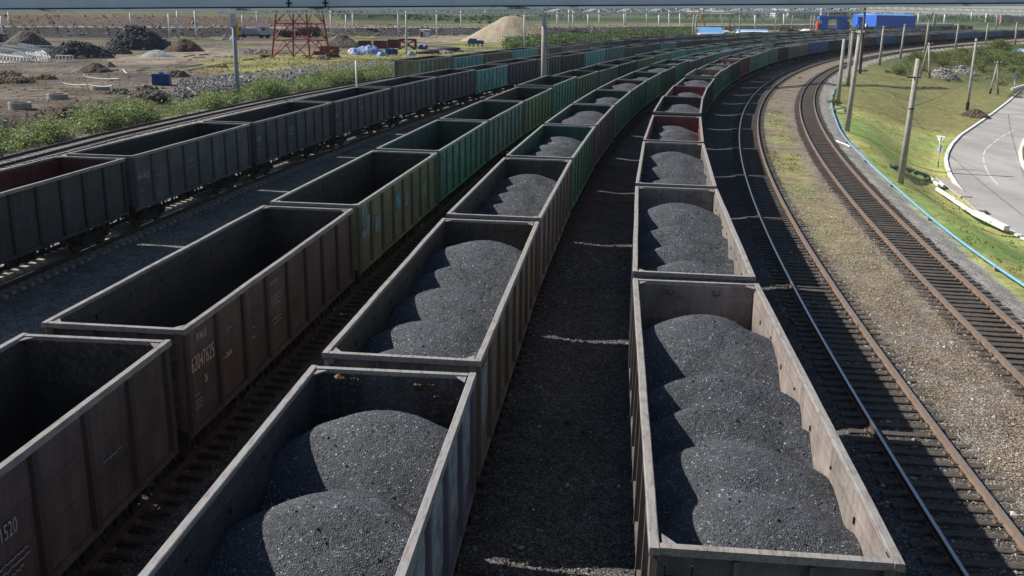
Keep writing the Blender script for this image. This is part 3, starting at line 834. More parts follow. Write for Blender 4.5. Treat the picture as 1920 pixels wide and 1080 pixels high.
def rim_mesh(var):
    mb = MB()
    Y = np.linspace(-HL, HL, 41)
    for sgn in (-1, 1):
        b = bulge(var, sgn, Y, ZR) * np.clip((HL - np.abs(Y)) / .8, 0, 1)
        dz = .002 * np.sin(Y * 1.3 + var * 2 + sgn) * var
        prof = [(1.438, -.10), (1.438, -.008), (1.450, 0), (BW - .012, 0), (BW, -.012), (BW, -.12)]
        V = np.concatenate([np.c_[sgn * (a + b), Y, ZR + c + dz][:, None] for a, c in prof], axis=1).reshape(-1, 3)
        F = gridfaces(len(Y), len(prof))
        if sgn > 0: F = F[:, ::-1]
        mb.add(V, F.tolist(), 0)
        n = len(prof)
        mb.add(V[:n], [tuple(range(n)) if sgn > 0 else tuple(range(n))[::-1]], 0); mb.add(V[-n:], [tuple(range(n))[::-1] if sgn > 0 else tuple(range(n))], 0)
        mb.box((0, sgn * (HL - .085), ZR - .063), (2.87, .125, .11), 0)
        for sx in (-1, 1):                                                # corner gussets
            mb.prism([(sx * 1.40, sgn * (HL - .18)), (sx * 1.40, sgn * (HL - .42)), (sx * 1.22, sgn * (HL - .18))], ZR - .05, ZR - .025, 0)
    return mb.mesh('top_rim', [M['rim']])

def floor_mesh():
    mb = MB(); mb.box((0, 0, ZF), (2.86, BL - .3, .05), 0)
    for k in range(14): mb.box((0, -5.6 + k * .862, ZF + .028), (.9 if k % 2 else 2.5, .02, .012), 0)
    return mb.mesh('floor', [M['floor']])

def underframe_mesh():
    mb = MB()
    mb.box((0, 0, .98), (.42, BL - .2, .36)); mb.box((0, 0, 1.19), (.9, BL - .3, .05))
    for y in (-HL + .06, HL - .06): mb.box((0, y, 1.03), (2.95, .12, .34))
    for y in RIBY[1:-1]: mb.box((0, y, 1.10), (2.86, .14, .20), taper=1.0)
    for sx in (-1, 1):                                                    # hatch hinges and latch levers along the sill
        for k in range(14):
            y = -5.7 + k * .877
            mb.box((sx * 1.47, y, .98), (.09, .12, .34)); mb.bar((sx * 1.50, y + .2, 1.10), (sx * 1.53, y + .34, .74), .05)
        mb.box((sx * 1.30, 0, .80), (.05, 7.4, .06))
    mb.tube([(.75, -.9, .74), (.75, .5, .74)], .17, 10); mb.tube([(-.75, .2, .72), (-.75, 1.3, .72)], .20, 10)
    return mb.mesh('underframe', [M['gear']])

def bogie_mesh():
    mb = MB()
    prof = [(-1.25, .40), (-1.25, .62), (-.92, .70), (-.62, .62), (-.35, .74), (.35, .74), (.62, .62), (.92, .70), (1.25, .62), (1.25, .40), (.95, .42), (.55, .26), (-.55, .26), (-.95, .42)]
    for sx in (-1, 1):
        mb.slab(prof, 'x', sx * 1.00 - .09, sx * 1.00 + .09)
        for y in (-.925, .925): mb.box((sx * 1.05, y, .47), (.24, .26, .24))
        for y in (-.16, .16): mb.tube([(sx * 1.0, y, .34), (sx * 1.0, y, .60)], .09, 8)
    mb.box((0, 0, .62), (2.3, .40, .22)); mb.box((0, 0, .78), (.5, .5, .18))
    return mb.mesh('bogie', [M['gear']])

def wheelset_mesh():
    mb = MB()
    mb.tube([(-1.1, 0, 0), (1.1, 0, 0)], .085, 10)
    for sx in (-1, 1):
        x = sx * .80
        mb.tube([(x - sx * .10, 0, 0), (x - sx * .075, 0, 0), (x - sx * .07, 0, 0), (x + sx * .06, 0, 0), (x + sx * .065, 0, 0)], [.30, .505, .48, .472, .36], 22)
    return mb.mesh('wheelset', [M['wheel']])

def coupler_mesh(sgn):
    mb = MB()
    mb.box((0, sgn * (HL + .10), 1.02), (.26, .36, .26)); mb.box((sgn * .07, sgn * (HL + .30), 1.02), (.40, .16, .30)); mb.box((-.16 * sgn, sgn * (HL + .37), 1.02), (.12, .14, .28))
    mb.tube([(.55, sgn * (HL - .02), .85), (.55, sgn * (HL + .15), .62), (.45, sgn * (HL + .33), .55)], .03, 6)
    return mb.mesh('coupler', [M['gear']])

def ladder_mesh(sgn):
    mb = MB(); x = 1.20 * sgn; y = sgn * (HL + .035)
    for dx in (-.17, .17): mb.bar((x + dx, y, 1.0), (x + dx, y, 3.30), .03)
    for k in range(7): mb.bar((x - .17, y, 1.15 + k * .33), (x + .17, y, 1.15 + k * .33), .022)
    return mb.mesh('ladder', [M['gear']])

SW = {(v, s): side_wall_mesh(v, s) for v in range(3) for s in (-1, 1)}
EW = {s: end_wall_mesh(s) for s in (-1, 1)}; RM = [rim_mesh(v) for v in range(3)]
FLM, UFM, BGM, WSM = floor_mesh(), underframe_mesh(), bogie_mesh(), wheelset_mesh()
CPM = {s: coupler_mesh(s) for s in (-1, 1)}; LDM = {s: ladder_mesh(s) for s in (-1, 1)}

def far_mesh():
    """the same wagon for the far distance, its parts in one mesh"""
    mb = MB()
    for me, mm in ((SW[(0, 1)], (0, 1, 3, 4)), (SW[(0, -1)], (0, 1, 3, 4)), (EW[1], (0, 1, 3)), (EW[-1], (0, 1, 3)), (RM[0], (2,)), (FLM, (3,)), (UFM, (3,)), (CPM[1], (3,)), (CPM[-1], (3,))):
        mb.add([v.co[:] for v in me.vertices], [tuple(p.vertices) for p in me.polygons])
        mb.m[-len(me.polygons):] = [mm[p.material_index] for p in me.polygons]
    for y in (-4.33, 4.33):
        mb.add([(v.co[0], v.co[1] + y, v.co[2]) for v in BGM.vertices], [tuple(p.vertices) for p in BGM.polygons], 3)
        for q in (-.925, .925): mb.add([(v.co[0], v.co[1] + y + q, v.co[2] + .475) for v in WSM.vertices], [tuple(p.vertices) for p in WSM.polygons], 3)
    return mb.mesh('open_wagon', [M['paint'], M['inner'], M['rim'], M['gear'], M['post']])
FARM = far_mesh()

PAL = {  # word in the label, outside colour, inside colour
 'pinkgrey': ('grey-brown', (.150, .130, .122), (.235, .198, .178)), 'brown': ('rust-brown', (.120, .086, .075), (.10, .085, .078)), 'greybrown': ('grey-brown', (.125, .108, .10), (.17, .148, .138)),
 'dark': ('soot-dark', (.060, .057, .060), (.06, .058, .062)), 'grey': ('dark grey', (.088, .088, .096), (.055, .056, .062)), 'green': ('green', (.072, .130, .100), (.055, .13, .10)),
 'bgreen': ('bright green', (.048, .135, .092), (.035, .15, .10)), 'teal': ('teal', (.075, .185, .185), (.07, .15, .15)), 'olive': ('olive-green', (.135, .15, .085), (.10, .10, .075)),
 'red': ('dark red', (.10, .045, .04), (.17, .05, .042)), 'tan': ('tan-brown', (.20, .165, .12), (.15, .12, .09)), 'blue': ('blue', (.045, .10, .19), (.06, .10, .17)), 'lav': ('lilac-grey', (.21, .20, .25), (.10, .10, .11)),
 'rgreen': ('green, red inside,', (.045, .125, .08), (.22, .05, .045)), 'rdark': ('soot-dark, red inside,', (.058, .056, .06), (.17, .035, .03)),
 'tgreen': ('green, tan inside,', (.05, .12, .085), (.22, .17, .11)), 'dgreen': ('grey, green inside,', (.085, .085, .085), (.035, .13, .09))}
ORD = ['first', 'second', 'third', 'fourth', 'fifth', 'sixth', 'seventh', 'eighth', 'ninth', 'tenth', 'eleventh', 'twelfth', 'thirteenth', 'fourteenth', 'fifteenth', 'sixteenth', 'seventeenth', 'eighteenth', 'nineteenth']
def ordw(n):
    if n < 19: return ORD[n]
    tens = {2: 'twent', 3: 'thirt', 4: 'fort', 5: 'fift'}[(n + 1) // 10]; u_ = (n + 1) % 10
    return tens + 'ieth' if u_ == 0 else tens + 'y-' + ORD[u_ - 1]

WPITCH = 13.80
WAGONS = {}
def col_set(o, outer, inner):
    o.color = (*outer, 1.0); o['inner'] = [float(c) for c in inner]

def make_wagon(path, s, key, label, group, var, far, dim=False):
    word, oc, ic = PAL[key]
    k = np.random.default_rng(int(s * 100)).normal(0, .09, 2)
    g = .9 if key in ('brown', 'pinkgrey', 'lav', 'tan') else 1.05 if key in ('grey', 'dark', 'rdark') else 1.25 if key == 'olive' else 1.85
    oc = tuple(max(.01, g * c * (1 + k[0])) for c in oc); ic = tuple(max(.008, c * (1 + k[1])) for c in ic)
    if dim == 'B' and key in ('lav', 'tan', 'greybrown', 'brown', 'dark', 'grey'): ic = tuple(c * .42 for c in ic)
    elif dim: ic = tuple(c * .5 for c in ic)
    p = path.pos(s)[0]; f = path.pos(s + 4.4)[0]; b = path.pos(s - 4.4)[0]
    rz = math.atan2(f[1] - b[1], f[0] - b[0]) - PI / 2
    c = (f + b) / 2
    if far:
        o = nobj('open_wagon', FARM); o.location = (c[0], c[1], 0); o.rotation_euler = (0, 0, rz)
        col_set(o, oc, ic); tag(o, label, 'rail wagon', group)
        return o
    o = thing('open_wagon', label, 'rail wagon', (c[0], c[1], 0), rz, group)
    for sg in (-1, 1):
        for nm, me in (('side_wall', SW[(var, sg)]), ('end_wall', EW[sg]), ('coupler', CPM[sg])):
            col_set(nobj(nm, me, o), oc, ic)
        e = nobj('ladder', LDM[sg], o)
    col_set(nobj('top_rim', RM[var], o), oc, ic)
    nobj('floor', FLM, o); nobj('underframe', UFM, o)
    for y in (-4.33, 4.33):
        g = nobj('bogie', BGM, o); g.location = (0, y, 0)
        for q in (-.925, .925):
            w = nobj('wheelset', WSM, g); w.location = (0, q, .475)
    return o

def make_train(key, path, s_first, cols, n, desc, group, skip=0):
    """wagons coupled in a row; s_first is the arc length of the near end of the first"""
    L = []
    for i in range(n):
        s = s_first + .325 + BL / 2 + i * WPITCH
        if s > path.g[-1] - 12: break
        c = cols[i] if i < len(cols) else cols[len(cols) // 3 + (i * 7 + i * i // 5) % (len(cols) - len(cols) // 3)]
        p = path.pos(s)[0]; d = math.hypot(*p)
        word = PAL[c][0]
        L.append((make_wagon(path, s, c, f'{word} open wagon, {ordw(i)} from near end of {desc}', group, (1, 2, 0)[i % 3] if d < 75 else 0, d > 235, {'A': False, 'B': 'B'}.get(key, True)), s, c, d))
    for w, s, c, d in L:
        if d > 70: w.scale.z = 1 + float(np.random.default_rng(int(s * 10) + len(key)).choice([-.03, -.015, 0, 0, .02, .045]))
    WAGONS[key] = L
    return L

def s_at(path, px, py, side, z=ZR):
    """arc length on a track of a rim point seen at a pixel"""
    p = at(px, py, z)[:2]
    d = np.linalg.norm(path.P - p, axis=1); return float(path.g[d.argmin()])

sA = s_at(PA, 1424.5, 523, 1) - WPITCH - .0
sB = s_at(PB, 1014, 414, 1) - 2 * WPITCH
sC = s_at(PC, 675, 387, 1) - 2 * WPITCH
sD = s_at(PD, 470.5, 230.5, 1) - 2 * WPITCH
sE = s_at(PE, 770, 115, 1) - .3
colA = ['pinkgrey', 'greybrown', 'greybrown', 'red', 'dark', 'rdark', 'dark', 'tgreen', 'tgreen', 'rdark', 'red', 'green', 'green', 'green', 'dark', 'greybrown', 'greybrown', 'blue', 'blue', 'dark', 'grey', 'greybrown', 'brown', 'dark', 'blue', 'blue', 'brown', 'dark', 'brown', 'greybrown', 'dark', 'brown', 'blue', 'blue', 'blue', 'blue', 'blue', 'dark', 'blue', 'blue', 'dark', 'brown', 'blue', 'dark']
colB = ['lav', 'tan', 'greybrown', 'bgreen', 'dgreen', 'green', 'rgreen', 'green', 'brown', 'green', 'green', 'green', 'green', 'blue', 'green', 'teal', 'green', 'dark', 'brown', 'green', 'grey', 'red', 'brown', 'dark', 'green', 'brown', 'grey', 'brown']
colC = ['brown', 'brown', 'olive', 'green', 'green', 'olive', 'green', 'olive', 'green', 'dark', 'olive', 'green', 'teal', 'green', 'green', 'green', 'brown', 'green', 'dark', 'green', 'olive', 'brown', 'green', 'dark', 'green']
colD = ['rdark', 'grey', 'grey', 'grey', 'grey', 'grey', 'teal', 'dark', 'grey', 'dark', 'teal', 'green', 'grey', 'grey', 'teal', 'grey', 'dark', 'grey', 'brown', 'dark', 'grey', 'teal', 'dark', 'grey', 'green', 'dark']
colE = ['olive', 'teal', 'olive', 'teal', 'tan', 'greybrown', 'greybrown', 'grey', 'dark', 'brown', 'dark', 'grey', 'brown', 'dark', 'grey', 'green', 'dark', 'brown', 'green', 'dark']
make_train('A', PA, sA, colA, 46, 'the right coal train', 'wagons of the rightmost coal train')
make_train('B', PB, sB, colB, 44, 'the left coal train', 'wagons of the second coal train')
make_train('C', PC, sC, colC, 42, 'the brown-and-green empty train', 'wagons of the empty train in the middle')
make_train('D', PD, sD, colD, 40, 'the dark grey empty train', 'wagons of the dark empty train')
make_train('E', PE, sE, colE, 32, 'the leftmost green empty train', 'wagons of the empty train farthest left')
make_train('F', PF, PF.s_of_y(262), ['dark', 'grey', 'green', 'brown', 'green', 'dark', 'green', 'brown', 'grey'], 26, 'the train below blue roofs', 'wagons of the far train below the blue roofs')
make_train('H', PH, PH.s_of_y(560), ['green', 'dark', 'teal', 'brown', 'dark', 'red', 'brown', 'dark', 'green'], 18, 'the train with the tan locomotive', 'wagons of the farthest train')

# ------------------------------------------------------------------ coal loads
def heap_mesh(seed, humps, dx, chunks):
    r = np.random.default_rng(seed)
    hw, hl = 1.425, HL - .20
    X = np.linspace(-hw, hw, int(2 * hw / dx) + 1); Y = np.linspace(-hl, hl, int(2 * hl / dx) + 1)
    XX, YY = np.meshgrid(X, Y, indexing='ij')
    if dx < .06:
        XX = XX.copy(); YY = YY.copy()
        XX[1:-1, 1:-1] += r.uniform(-.35, .35, XX[1:-1, 1:-1].shape) * dx; YY[1:-1, 1:-1] += r.uniform(-.35, .35, XX[1:-1, 1:-1].shape) * dx
    wob = .34 * (fbm(XX + seed, YY, 1.1, 3, seed) - .5)
    Hs = []
    for (cy, cx, top, rad) in humps:
        qy = np.abs(YY - cy + .16 * (XX - cx) ** 2) + wob * .6; qx = XX - cx + wob
        ry = .14 + max(0.0, rad - .7) * 1.5
        Hs.append(top - .86 * (np.sqrt(qy * qy + ry * ry) - ry) - .60 * (np.sqrt(qx * qx + 1.30 ** 2) - 1.30))
    H = np.array(Hs); k = 11.0
    Z = np.log(np.exp(k * (H - 2)).sum(0)) / k + 2
    Z = np.maximum(Z, 1.75 + .2 * fbm(XX, YY, .8, 2, 3))
    Z = Z + .04 * (fbm(XX, YY, .7, 2, seed + 1) - .5) + .012 * (fbm(XX, YY, .10, 2, seed + 2) - .5)
    if dx < .06: Z = Z + r.normal(0, .0095, Z.shape) * .42
    V = np.c_[XX.ravel(), YY.ravel(), Z.ravel()]
    Fq = gridfaces(len(X), len(Y))
    F = np.r_[np.c_[Fq[:, 0], Fq[:, 2], Fq[:, 1]], np.c_[Fq[:, 0], Fq[:, 3], Fq[:, 2]]]
    if chunks:   # loose lumps
        oc = np.array([[1, 0, 0], [-1, 0, 0], [0, 1, 0], [0, -1, 0], [0, 0, 1], [0, 0, -1.0]])
        of = np.array([[0, 2, 4], [2, 1, 4], [1, 3, 4], [3, 0, 4], [2, 0, 5], [1, 2, 5], [3, 1, 5], [0, 3, 5]])
        cx = r.uniform(-hw + .05, hw - .05, chunks); cy = r.uniform(-hl + .05, hl - .05, chunks)
        i = np.clip(((cx + hw) / (2 * hw) * (len(X) - 1)).round().astype(int), 0, len(X) - 1); j = np.clip(((cy + hl) / (2 * hl) * (len(Y) - 1)).round().astype(int), 0, len(Y) - 1)
        cz = Z[i, j]
        sz = .0085 * np.exp(r.exponential(.42, chunks)); sz = np.minimum(sz, .030)
        W = oc[None] * (sz[:, None, None] * r.uniform(.65, 1.25, (chunks, 6, 1)))
        a = r.uniform(0, 2 * PI, chunks); t = r.uniform(-.9, .9, chunks)
        ca, sa, ct, st = np.cos(a), np.sin(a), np.cos(t), np.sin(t)
        x1 = W[:, :, 0] * ca[:, None] - W[:, :, 1] * sa[:, None]; y1 = W[:, :, 0] * sa[:, None] + W[:, :, 1] * ca[:, None]; z1 = W[:, :, 2]
        y2 = y1 * ct[:, None] - z1 * st[:, None]; z2 = y1 * st[:, None] + z1 * ct[:, None]
        W = np.stack([x1 + cx[:, None], y2 + cy[:, None], z2 + (cz + sz * .35)[:, None]], -1).reshape(-1, 3)
        Fo = (of[None] + (np.arange(chunks) * 6)[:, None, None]).reshape(-1, 3) + len(V)
        V = np.r_[V, W]; F = np.r_[F, Fo]
    return npmesh('coal_heap', V, F, M['coal'], True)

def rand_humps(seed, top=3.28):
    r = np.random.default_rng(seed); out = []; y = -5.0 + r.uniform(0, .5)
    while y < 4.9:
        out.append((y, r.uniform(-.18, .22), top + r.uniform(-.22, .10), r.uniform(.6, 1.5))); y += r.uniform(1.6, 3.4)
    out.append((4.6, 0, top - .1, .6))
    return out
NEAR = {('A', 0): [(3.55, -.02, 3.47, 1.35), (.15, -.02, 3.38, .35), (-.95, .08, 3.26, .7), (-2.9, .02, 3.22, 1.4), (-4.7, .1, 3.20, 1.2)],
        ('A', 1): [(3.4, 0, 3.46, 1.45), (.3, .05, 3.34, .85), (-1.9, 0, 3.22, .6), (-4.1, .05, 3.2, 1.2)],
        ('A', 2): [(3.6, 0, 3.40, 1.3), (.2, 0, 3.3, 1.0), (-3.2, .05, 3.2, 1.3)],
        ('B', 0): [(4.75, .2, 3.36, 1.05), (2.0, .12, 3.22, 1.0), (-.9, .1, 3.12, 1.3), (-3.8, .1, 3.05, 1.1)],
        ('B', 1): [(4.2, .1, 3.34, 1.2), (1.9, .12, 3.2, 1.0), (-.6, .05, 3.2, 1.4), (-3.3, .0, 3.16, 1.3), (-4.9, 0, 3.1, 1.0)],
        ('B', 2): [(3.9, .0, 3.2, .6), (2.2, .1, 3.1, .5), (.3, .0, 3.1, .5), (-1.6, 0, 3.0, .5), (-3.6, .05, 2.95, .5)]}
MIDH = [heap_mesh(60 + k, rand_humps(60 + k, (3.32, 3.05, 3.4, 3.2)[k]), .05, 500) for k in range(4)]
FARH = [heap_mesh(80 + k, rand_humps(80 + k, 3.42), .14, 0) for k in range(3)]
for key, desc in (('A', 'the right coal train'), ('B', 'the left coal train')):
    for i, (w, s, c, d) in enumerate(WAGONS[key]):
        if i > 30: break
        if (key, i) in NEAR: me = heap_mesh(i + (0 if key == 'A' else 20), NEAR[(key, i)], .026 if i < 2 else .032, 700 if i < 2 else 400)
        elif d < 120: me = MIDH[i % 4]
        else: me = FARH[i % 3]
        o = nobj('coal_heap', me); o.location = w.location; o.rotation_euler = w.rotation_euler
        if (key, i) not in NEAR and i % 2: o.rotation_euler.z += PI
        tag(o, f'heaped black coal in the {ordw(i)} wagon from near end of {desc}', 'coal heap', f'coal heaps in {desc}')
# ------------------------------------------------------------------ bridge girder the picture is taken under
def girder():
    y = 9.0
    A = up(0, 22.5, y); B = up(1920, 11.5, y); t = (B - A) / (B[0] - A[0])
    L = A + t * (-25 - A[0]); R = A + t * (27 - A[0])
    o = thing('footbridge_girder', 'blue-grey steel girder with chipped edge whitened as if sunlit crossing above the yard', 'bridge girder', (A[0], y, A[2]))
    inv = Matrix.Translation(-Vector(o.location))
    def put(mb, nm, m, sm=False):
        k = mb.build(nm, m, o, sm); k.matrix_parent_inverse = inv; return k
    web = mat_simple('girder_paint', (.58, .64, .74), (.48, .53, .62), 2.5, .65, .15, .004)
    fl = mat_simple('chipped_sunlit_edge', (.88, .87, .85), (.16, .17, .185), 2.2, .6, .3, lo=.56, hi=.62, stretch=(1, 4, 4))  # white paints in sunlight along the edge, dark gaps are peeled paint
    def run(z0, z1, y0, y1):
        mb = MB()
        V = []
        for P in (L, R):
            V += [(P[0], y0, P[2] + z0), (P[0], y1, P[2] + z0), (P[0], y1, P[2] + z1), (P[0], y0, P[2] + z1)]
        return mb.add(V, [(0, 1, 2, 3), (7, 6, 5, 4), (0, 4, 5, 1), (1, 5, 6, 2), (2, 6, 7, 3), (3, 7, 4, 0)])
    put(run(.030, 1.1, y, y + .30), 'web', web)
    put(run(.0, .020, y - .045, y + .36), 'flange', fl)
    put(run(.0195, .031, y - .004, y + .31), 'packing_strip', M['tar'])
    mb = MB()
    for px in (541.5, 610, -300, 2300):
        p = up(px, 5, y); z = A[2] + t[2] * (p[0] - A[0])
        mb.box((p[0], y - .003, z + .56), (.012, .01, 1.06)); mb.box((p[0] + .002, y - .006, z + .06), (.05, .012, .012))
    put(mb, 'joint', M['tar'])
    for P in (L, R):
        mb = MB(); g = float(gz(np.array([[P[0], y]]))[0])
        mb.box((P[0], y + .15, (P[2] + g) / 2 - .2), (.7, .6, P[2] - g + .35)); mb.box((P[0], y + .15, g + .2), (1.5, 1.5, .7))
        put(mb, 'pier', M['concrete'])
girder()

# ------------------------------------------------------------------ posts, masts and portals
def pole(b, t_, wpx, label, name='utility_pole', cat='utility pole', mat='concrete', group='concrete poles along the grass bank', taper=.72, tar=None, arm=None, ins=0, n=14, base=None, deep=.4):
    B = atg(*b) if base is None else np.array(base, float)
    T = up(t_[0], t_[1], B[1])
    w = proj(B)[2] * wpx / FPX / 2
    o = thing(name, label, cat, B, 0, group)
    d = T - B
    mb = MB(); mb.tube([(-d * deep / np.linalg.norm(d)), d * .5, d], [w, w * (1 + taper) / 2, w * taper], n)
    mb.build('shaft', M[mat], o, True)
    if tar:
        mb = MB(); mb.tube([d * 0, d * tar], [w * 1.03, w * 1.03 * (1 - (1 - taper) * tar)], n, cap=False); mb.build('tarred_foot', M['tar'], o, True)
    if arm:
        h, l0, l1 = arm; c = d * h
        mb = MB(); mb.bar(c + np.array([l0, -.12, 0]), c + np.array([l1, -.12, 0]), .09, .09)
        mb.build('crossarm', M['galv_dark'], o)
        for k in range(ins):
            x = l0 + (l1 - l0) * (k + .5) / ins
            mb = MB(); mb.tube([c + np.array([x, -.12, .04]), c + np.array([x, -.12, .14]), c + np.array([x, -.12, .26])], [.02, .06, .045], 8); mb.build('insulator', M['white'], o)
    return o, B, T

P1 = pole((1688, 343), (1722, 110), 12.5, 'thick bare concrete pole nearest the road bend, with a short dark arm', arm=(.855, -.62, .3), tar=None, n=20)
P2 = pole((1588, 246), (1613, 57), 10, 'concrete pole by the blue pipe branch, dark fittings at its top', arm=(.97, -.5, .5), ins=3)
P3 = pole((1571, 191), (1583, 73), 8, 'plain concrete pole left of the pole with rungs, close to the curved track', arm=None)
P4 = pole((1590, 160), (1599, 58), 6, 'concrete pole with white climbing rungs standing behind the pipe branch', arm=(.97, -.4, .6), ins=2)
P5 = pole((1612, 137), (1618, 57), 6, 'concrete pole beside the dark lattice mast and green box', arm=(.965, -.55, .55), ins=2)
P6 = pole((1649, 122), (1657, 49), 5, 'slim concrete pole, first along the far curve after the green box', arm=(.965, -.55, .55), ins=2)
P7 = pole((1688, 110), (1697, 45), 4.4, 'slim concrete pole, second along the far curve after the green box', arm=(.965, -.55, .55), ins=2)
P8 = pole((1734, 101), (1742, 38), 4.4, 'slim concrete pole at the left end of the shrubs on the far curve', arm=(.965, -.55, .55), ins=2)
P9 = pole((1791, 93), (1798, 42.5), 4, 'slim concrete pole above the shrubs, left of the tall slanting pole top', arm=(.965, -.55, .55), ins=2)
P10 = pole((1848, 83), (1853, 43), 3.8, 'slim concrete pole above the shrubs, right of the tall slanting pole top', arm=(.965, -.55, .55), ins=2)
P11 = pole((1903, 85), (1907, 42), 3.8, 'slim concrete pole at the right edge, above the pale blue roof', arm=(.965, -.55, .55), ins=2)
P12 = pole((1813, 207), (1831, 72), 6, 'concrete pole with tarred foot beside the dirt mound near the road', tar=.12, arm=(.96, -.35, .35))
rg = MB()
for k in range(11):
    c = (P4[2] - P4[1]) * (.06 + .085 * k); rg.bar(c + np.array([-.42, -.15, 0]), c + np.array([.05, -.15, 0]), .05)
rg.bar((P4[2] - P4[1]) * .03 + np.array([-.42, -.15, 0]), (P4[2] - P4[1]) * .97 + np.array([-.42, -.15, 0]), .06); rg.build('rungs', M['white'], P4[0])
k = MB(); k.bar((P1[2] - P1[1]) * .62 + np.array([-.21, 0, 0]), (P1[2] - P1[1]) * .62 + np.array([.20, .0, .02]), .42, .05); 
k = MB(); k.tube([(P1[2] - P1[1]) * .60, (P1[2] - P1[1]) * .61], .20, 14); k.build('steel_band', M['galv_dark'], P1[0])

def a_frame(apex, f1, f2, wpx, label, ins=2):
    B1, B2 = atg(*f1), atg(*f2); B1[1] = B1[1]; T = up(apex[0], apex[1], (B1[1] + B2[1]) / 2)
    w = proj(B2)[2] * wpx / FPX / 2
    o = thing('braced_pole', label, 'utility pole', B2, 0, 'wooden poles with a leaning strut')
    for nm, B in (('post', B2), ('strut', B1)):
        mb = MB(); mb.tube([B - B2 - np.array([0, 0, .3]), T - B2], [w, w * .75], 10); mb.build(nm, M['concrete'], o, True)
        mb = MB(); mb.tube([B - B2, (B - B2) * .84 + (T - B2) * .16], [w * 1.06, w * 1.03], 10, cap=False); mb.build('tarred_foot', M['tar'], o, True)
    c = T - B2 - np.array([0, 0, .3])
    mb = MB(); mb.bar(c + np.array([-.7, -.1, 0]), c + np.array([.7, -.1, 0]), .09); mb.build('crossarm', M['galv_dark'], o)
    for x in (-.6, 0, .6):
        mb = MB(); mb.tube([c + np.array([x, -.1, 0]), c + np.array([x, -.1, .3])], [.03, .07], 8); mb.build('insulator', M['white'], o)
a_frame((1742, 80), (1726, 141), (1743, 147), 3.6, 'pole with a leaning strut standing in the grey rubble heap')
a_frame((1871, 115), (1856, 176), (1871, 177), 3.4, 'pole with a leaning strut in dry grass near the far road')

# tall grey pole on the left
P20 = pole((447, 188), (436.5, 24), 8.5, 'grey painted pole in the left weeds with a yellow box and top crossbar', mat='grey_paint', group=None, taper=.8)
def at_pole(P, h): return (P[2] - P[1]) * h
mb = MB(); c = at_pole(P20, .80) + np.array([.42, -.1, 0]); mb.tube([c + np.array([0, 0, -.55]), c + np.array([0, 0, -.5]), c + np.array([0, 0, .45]), c + np.array([0, 0, .62])], [.12, .17, .17, .06], 10); mb.tube([c + np.array([0, 0, .6]), c + np.array([0, 0, .9])], .09, 8, 0); mb.build('yellow_box', M['yellow'], P20[0])
mb = MB(); c = at_pole(P20, .06); mb.box(c + np.array([-.32, -.1, 0]), (.28, .28, 1.1)); mb.build('junction_box', M['galv_dark'], P20[0])
mb = MB(); c = at_pole(P20, .92); mb.box(c, (.5, .5, 1.4)); mb.build('steel_collar', M['galv'], P20[0])

def ground_at_u(px, u0, path=PA):
    py = np.arange(60, 400, .5); P = atgs(np.full(len(py), px), py); u = lat(P, path)[0]
    return P[np.abs(u - u0).argmin()]
MIDB = ground_at_u(1019, -19.0)
P21 = pole((0, 0), (1021, 24), 11, 'thick concrete mast between the empty trains, carrying the overhead truss', base=MIDB, group=None, taper=.9, n=18)
mb = MB(); c = at_pole(P21, .93); mb.box(c, (.62, .62, 1.5)); mb.build('steel_collar', M['galv'], P21[0])
mb = MB(); c = at_pole(P21, .985); mb.box(c, (.7, .7, .35)); mb.build('truss_seat', M['galv'], P21[0])
rg = MB()
for k in range(16):
    c = at_pole(P21, .05 + .055 * k) + np.array([.55, -.1, 0]); rg.bar(c, c + np.array([-.3, 0, 0]), .05)
rg.bar(at_pole(P21, .03) + np.array([.55, -.1, 0]), at_pole(P21, .95) + np.array([.55, -.1, 0]), .05); rg.build('rungs', M['galv'], P21[0])
P22 = pole((1612.5, 138), (1622, 14), 5, 'dark lattice mast right of the yard carrying the overhead truss', mat='galv_dark', group=None, taper=.9)

def truss(A, B, depth, width, nseg, label, mat='pale_steel', name='overhead_truss', t=.07):
    A = np.array(A, float); B = np.array(B, float)
    o = thing(name, label, 'catenary truss', A)
    d = B - A; n = np.array([-d[1], d[0], 0]); n /= np.linalg.norm(n); z = np.array([0, 0, depth])
    mb = MB()
    for s in (-1, 1):
        for q in (0, 1): mb.bar(n * s * width / 2 + z * q, d + n * s * width / 2 + z * q, t * 1.5)
    mb.build('chords', M[mat], o)
    mb = MB()
    for k in range(nseg):
        a = d * k / nseg; b = d * (k + 1) / nseg
        for s in (-1, 1):
            w = n * s * width / 2
            mb.bar(a + w + z * (k % 2), b + w + z * ((k + 1) % 2), t); mb.bar(a + w, a + w + z, t * .8)
        mb.bar(a - n * width / 2, b + n * width / 2, t * .7)
    mb.build('lattice', M[mat], o)
    return o
TL = P20[2] + np.array([0, 0, -.05]); TM = P21[2] + np.array([0, 0, -.1]); TR = P22[2] + np.array([0, 0, -.7])
LL = TL + (TL - TM) / np.linalg.norm(TL - TM) * 1.6
truss(LL, TM, .38, .5, 30, 'thin overhead truss from the grey pole to the thick concrete mast', t=.10)
truss(TM, TR, .72, .7, 26, 'overhead truss from the thick concrete mast to the dark lattice mast', t=.13)
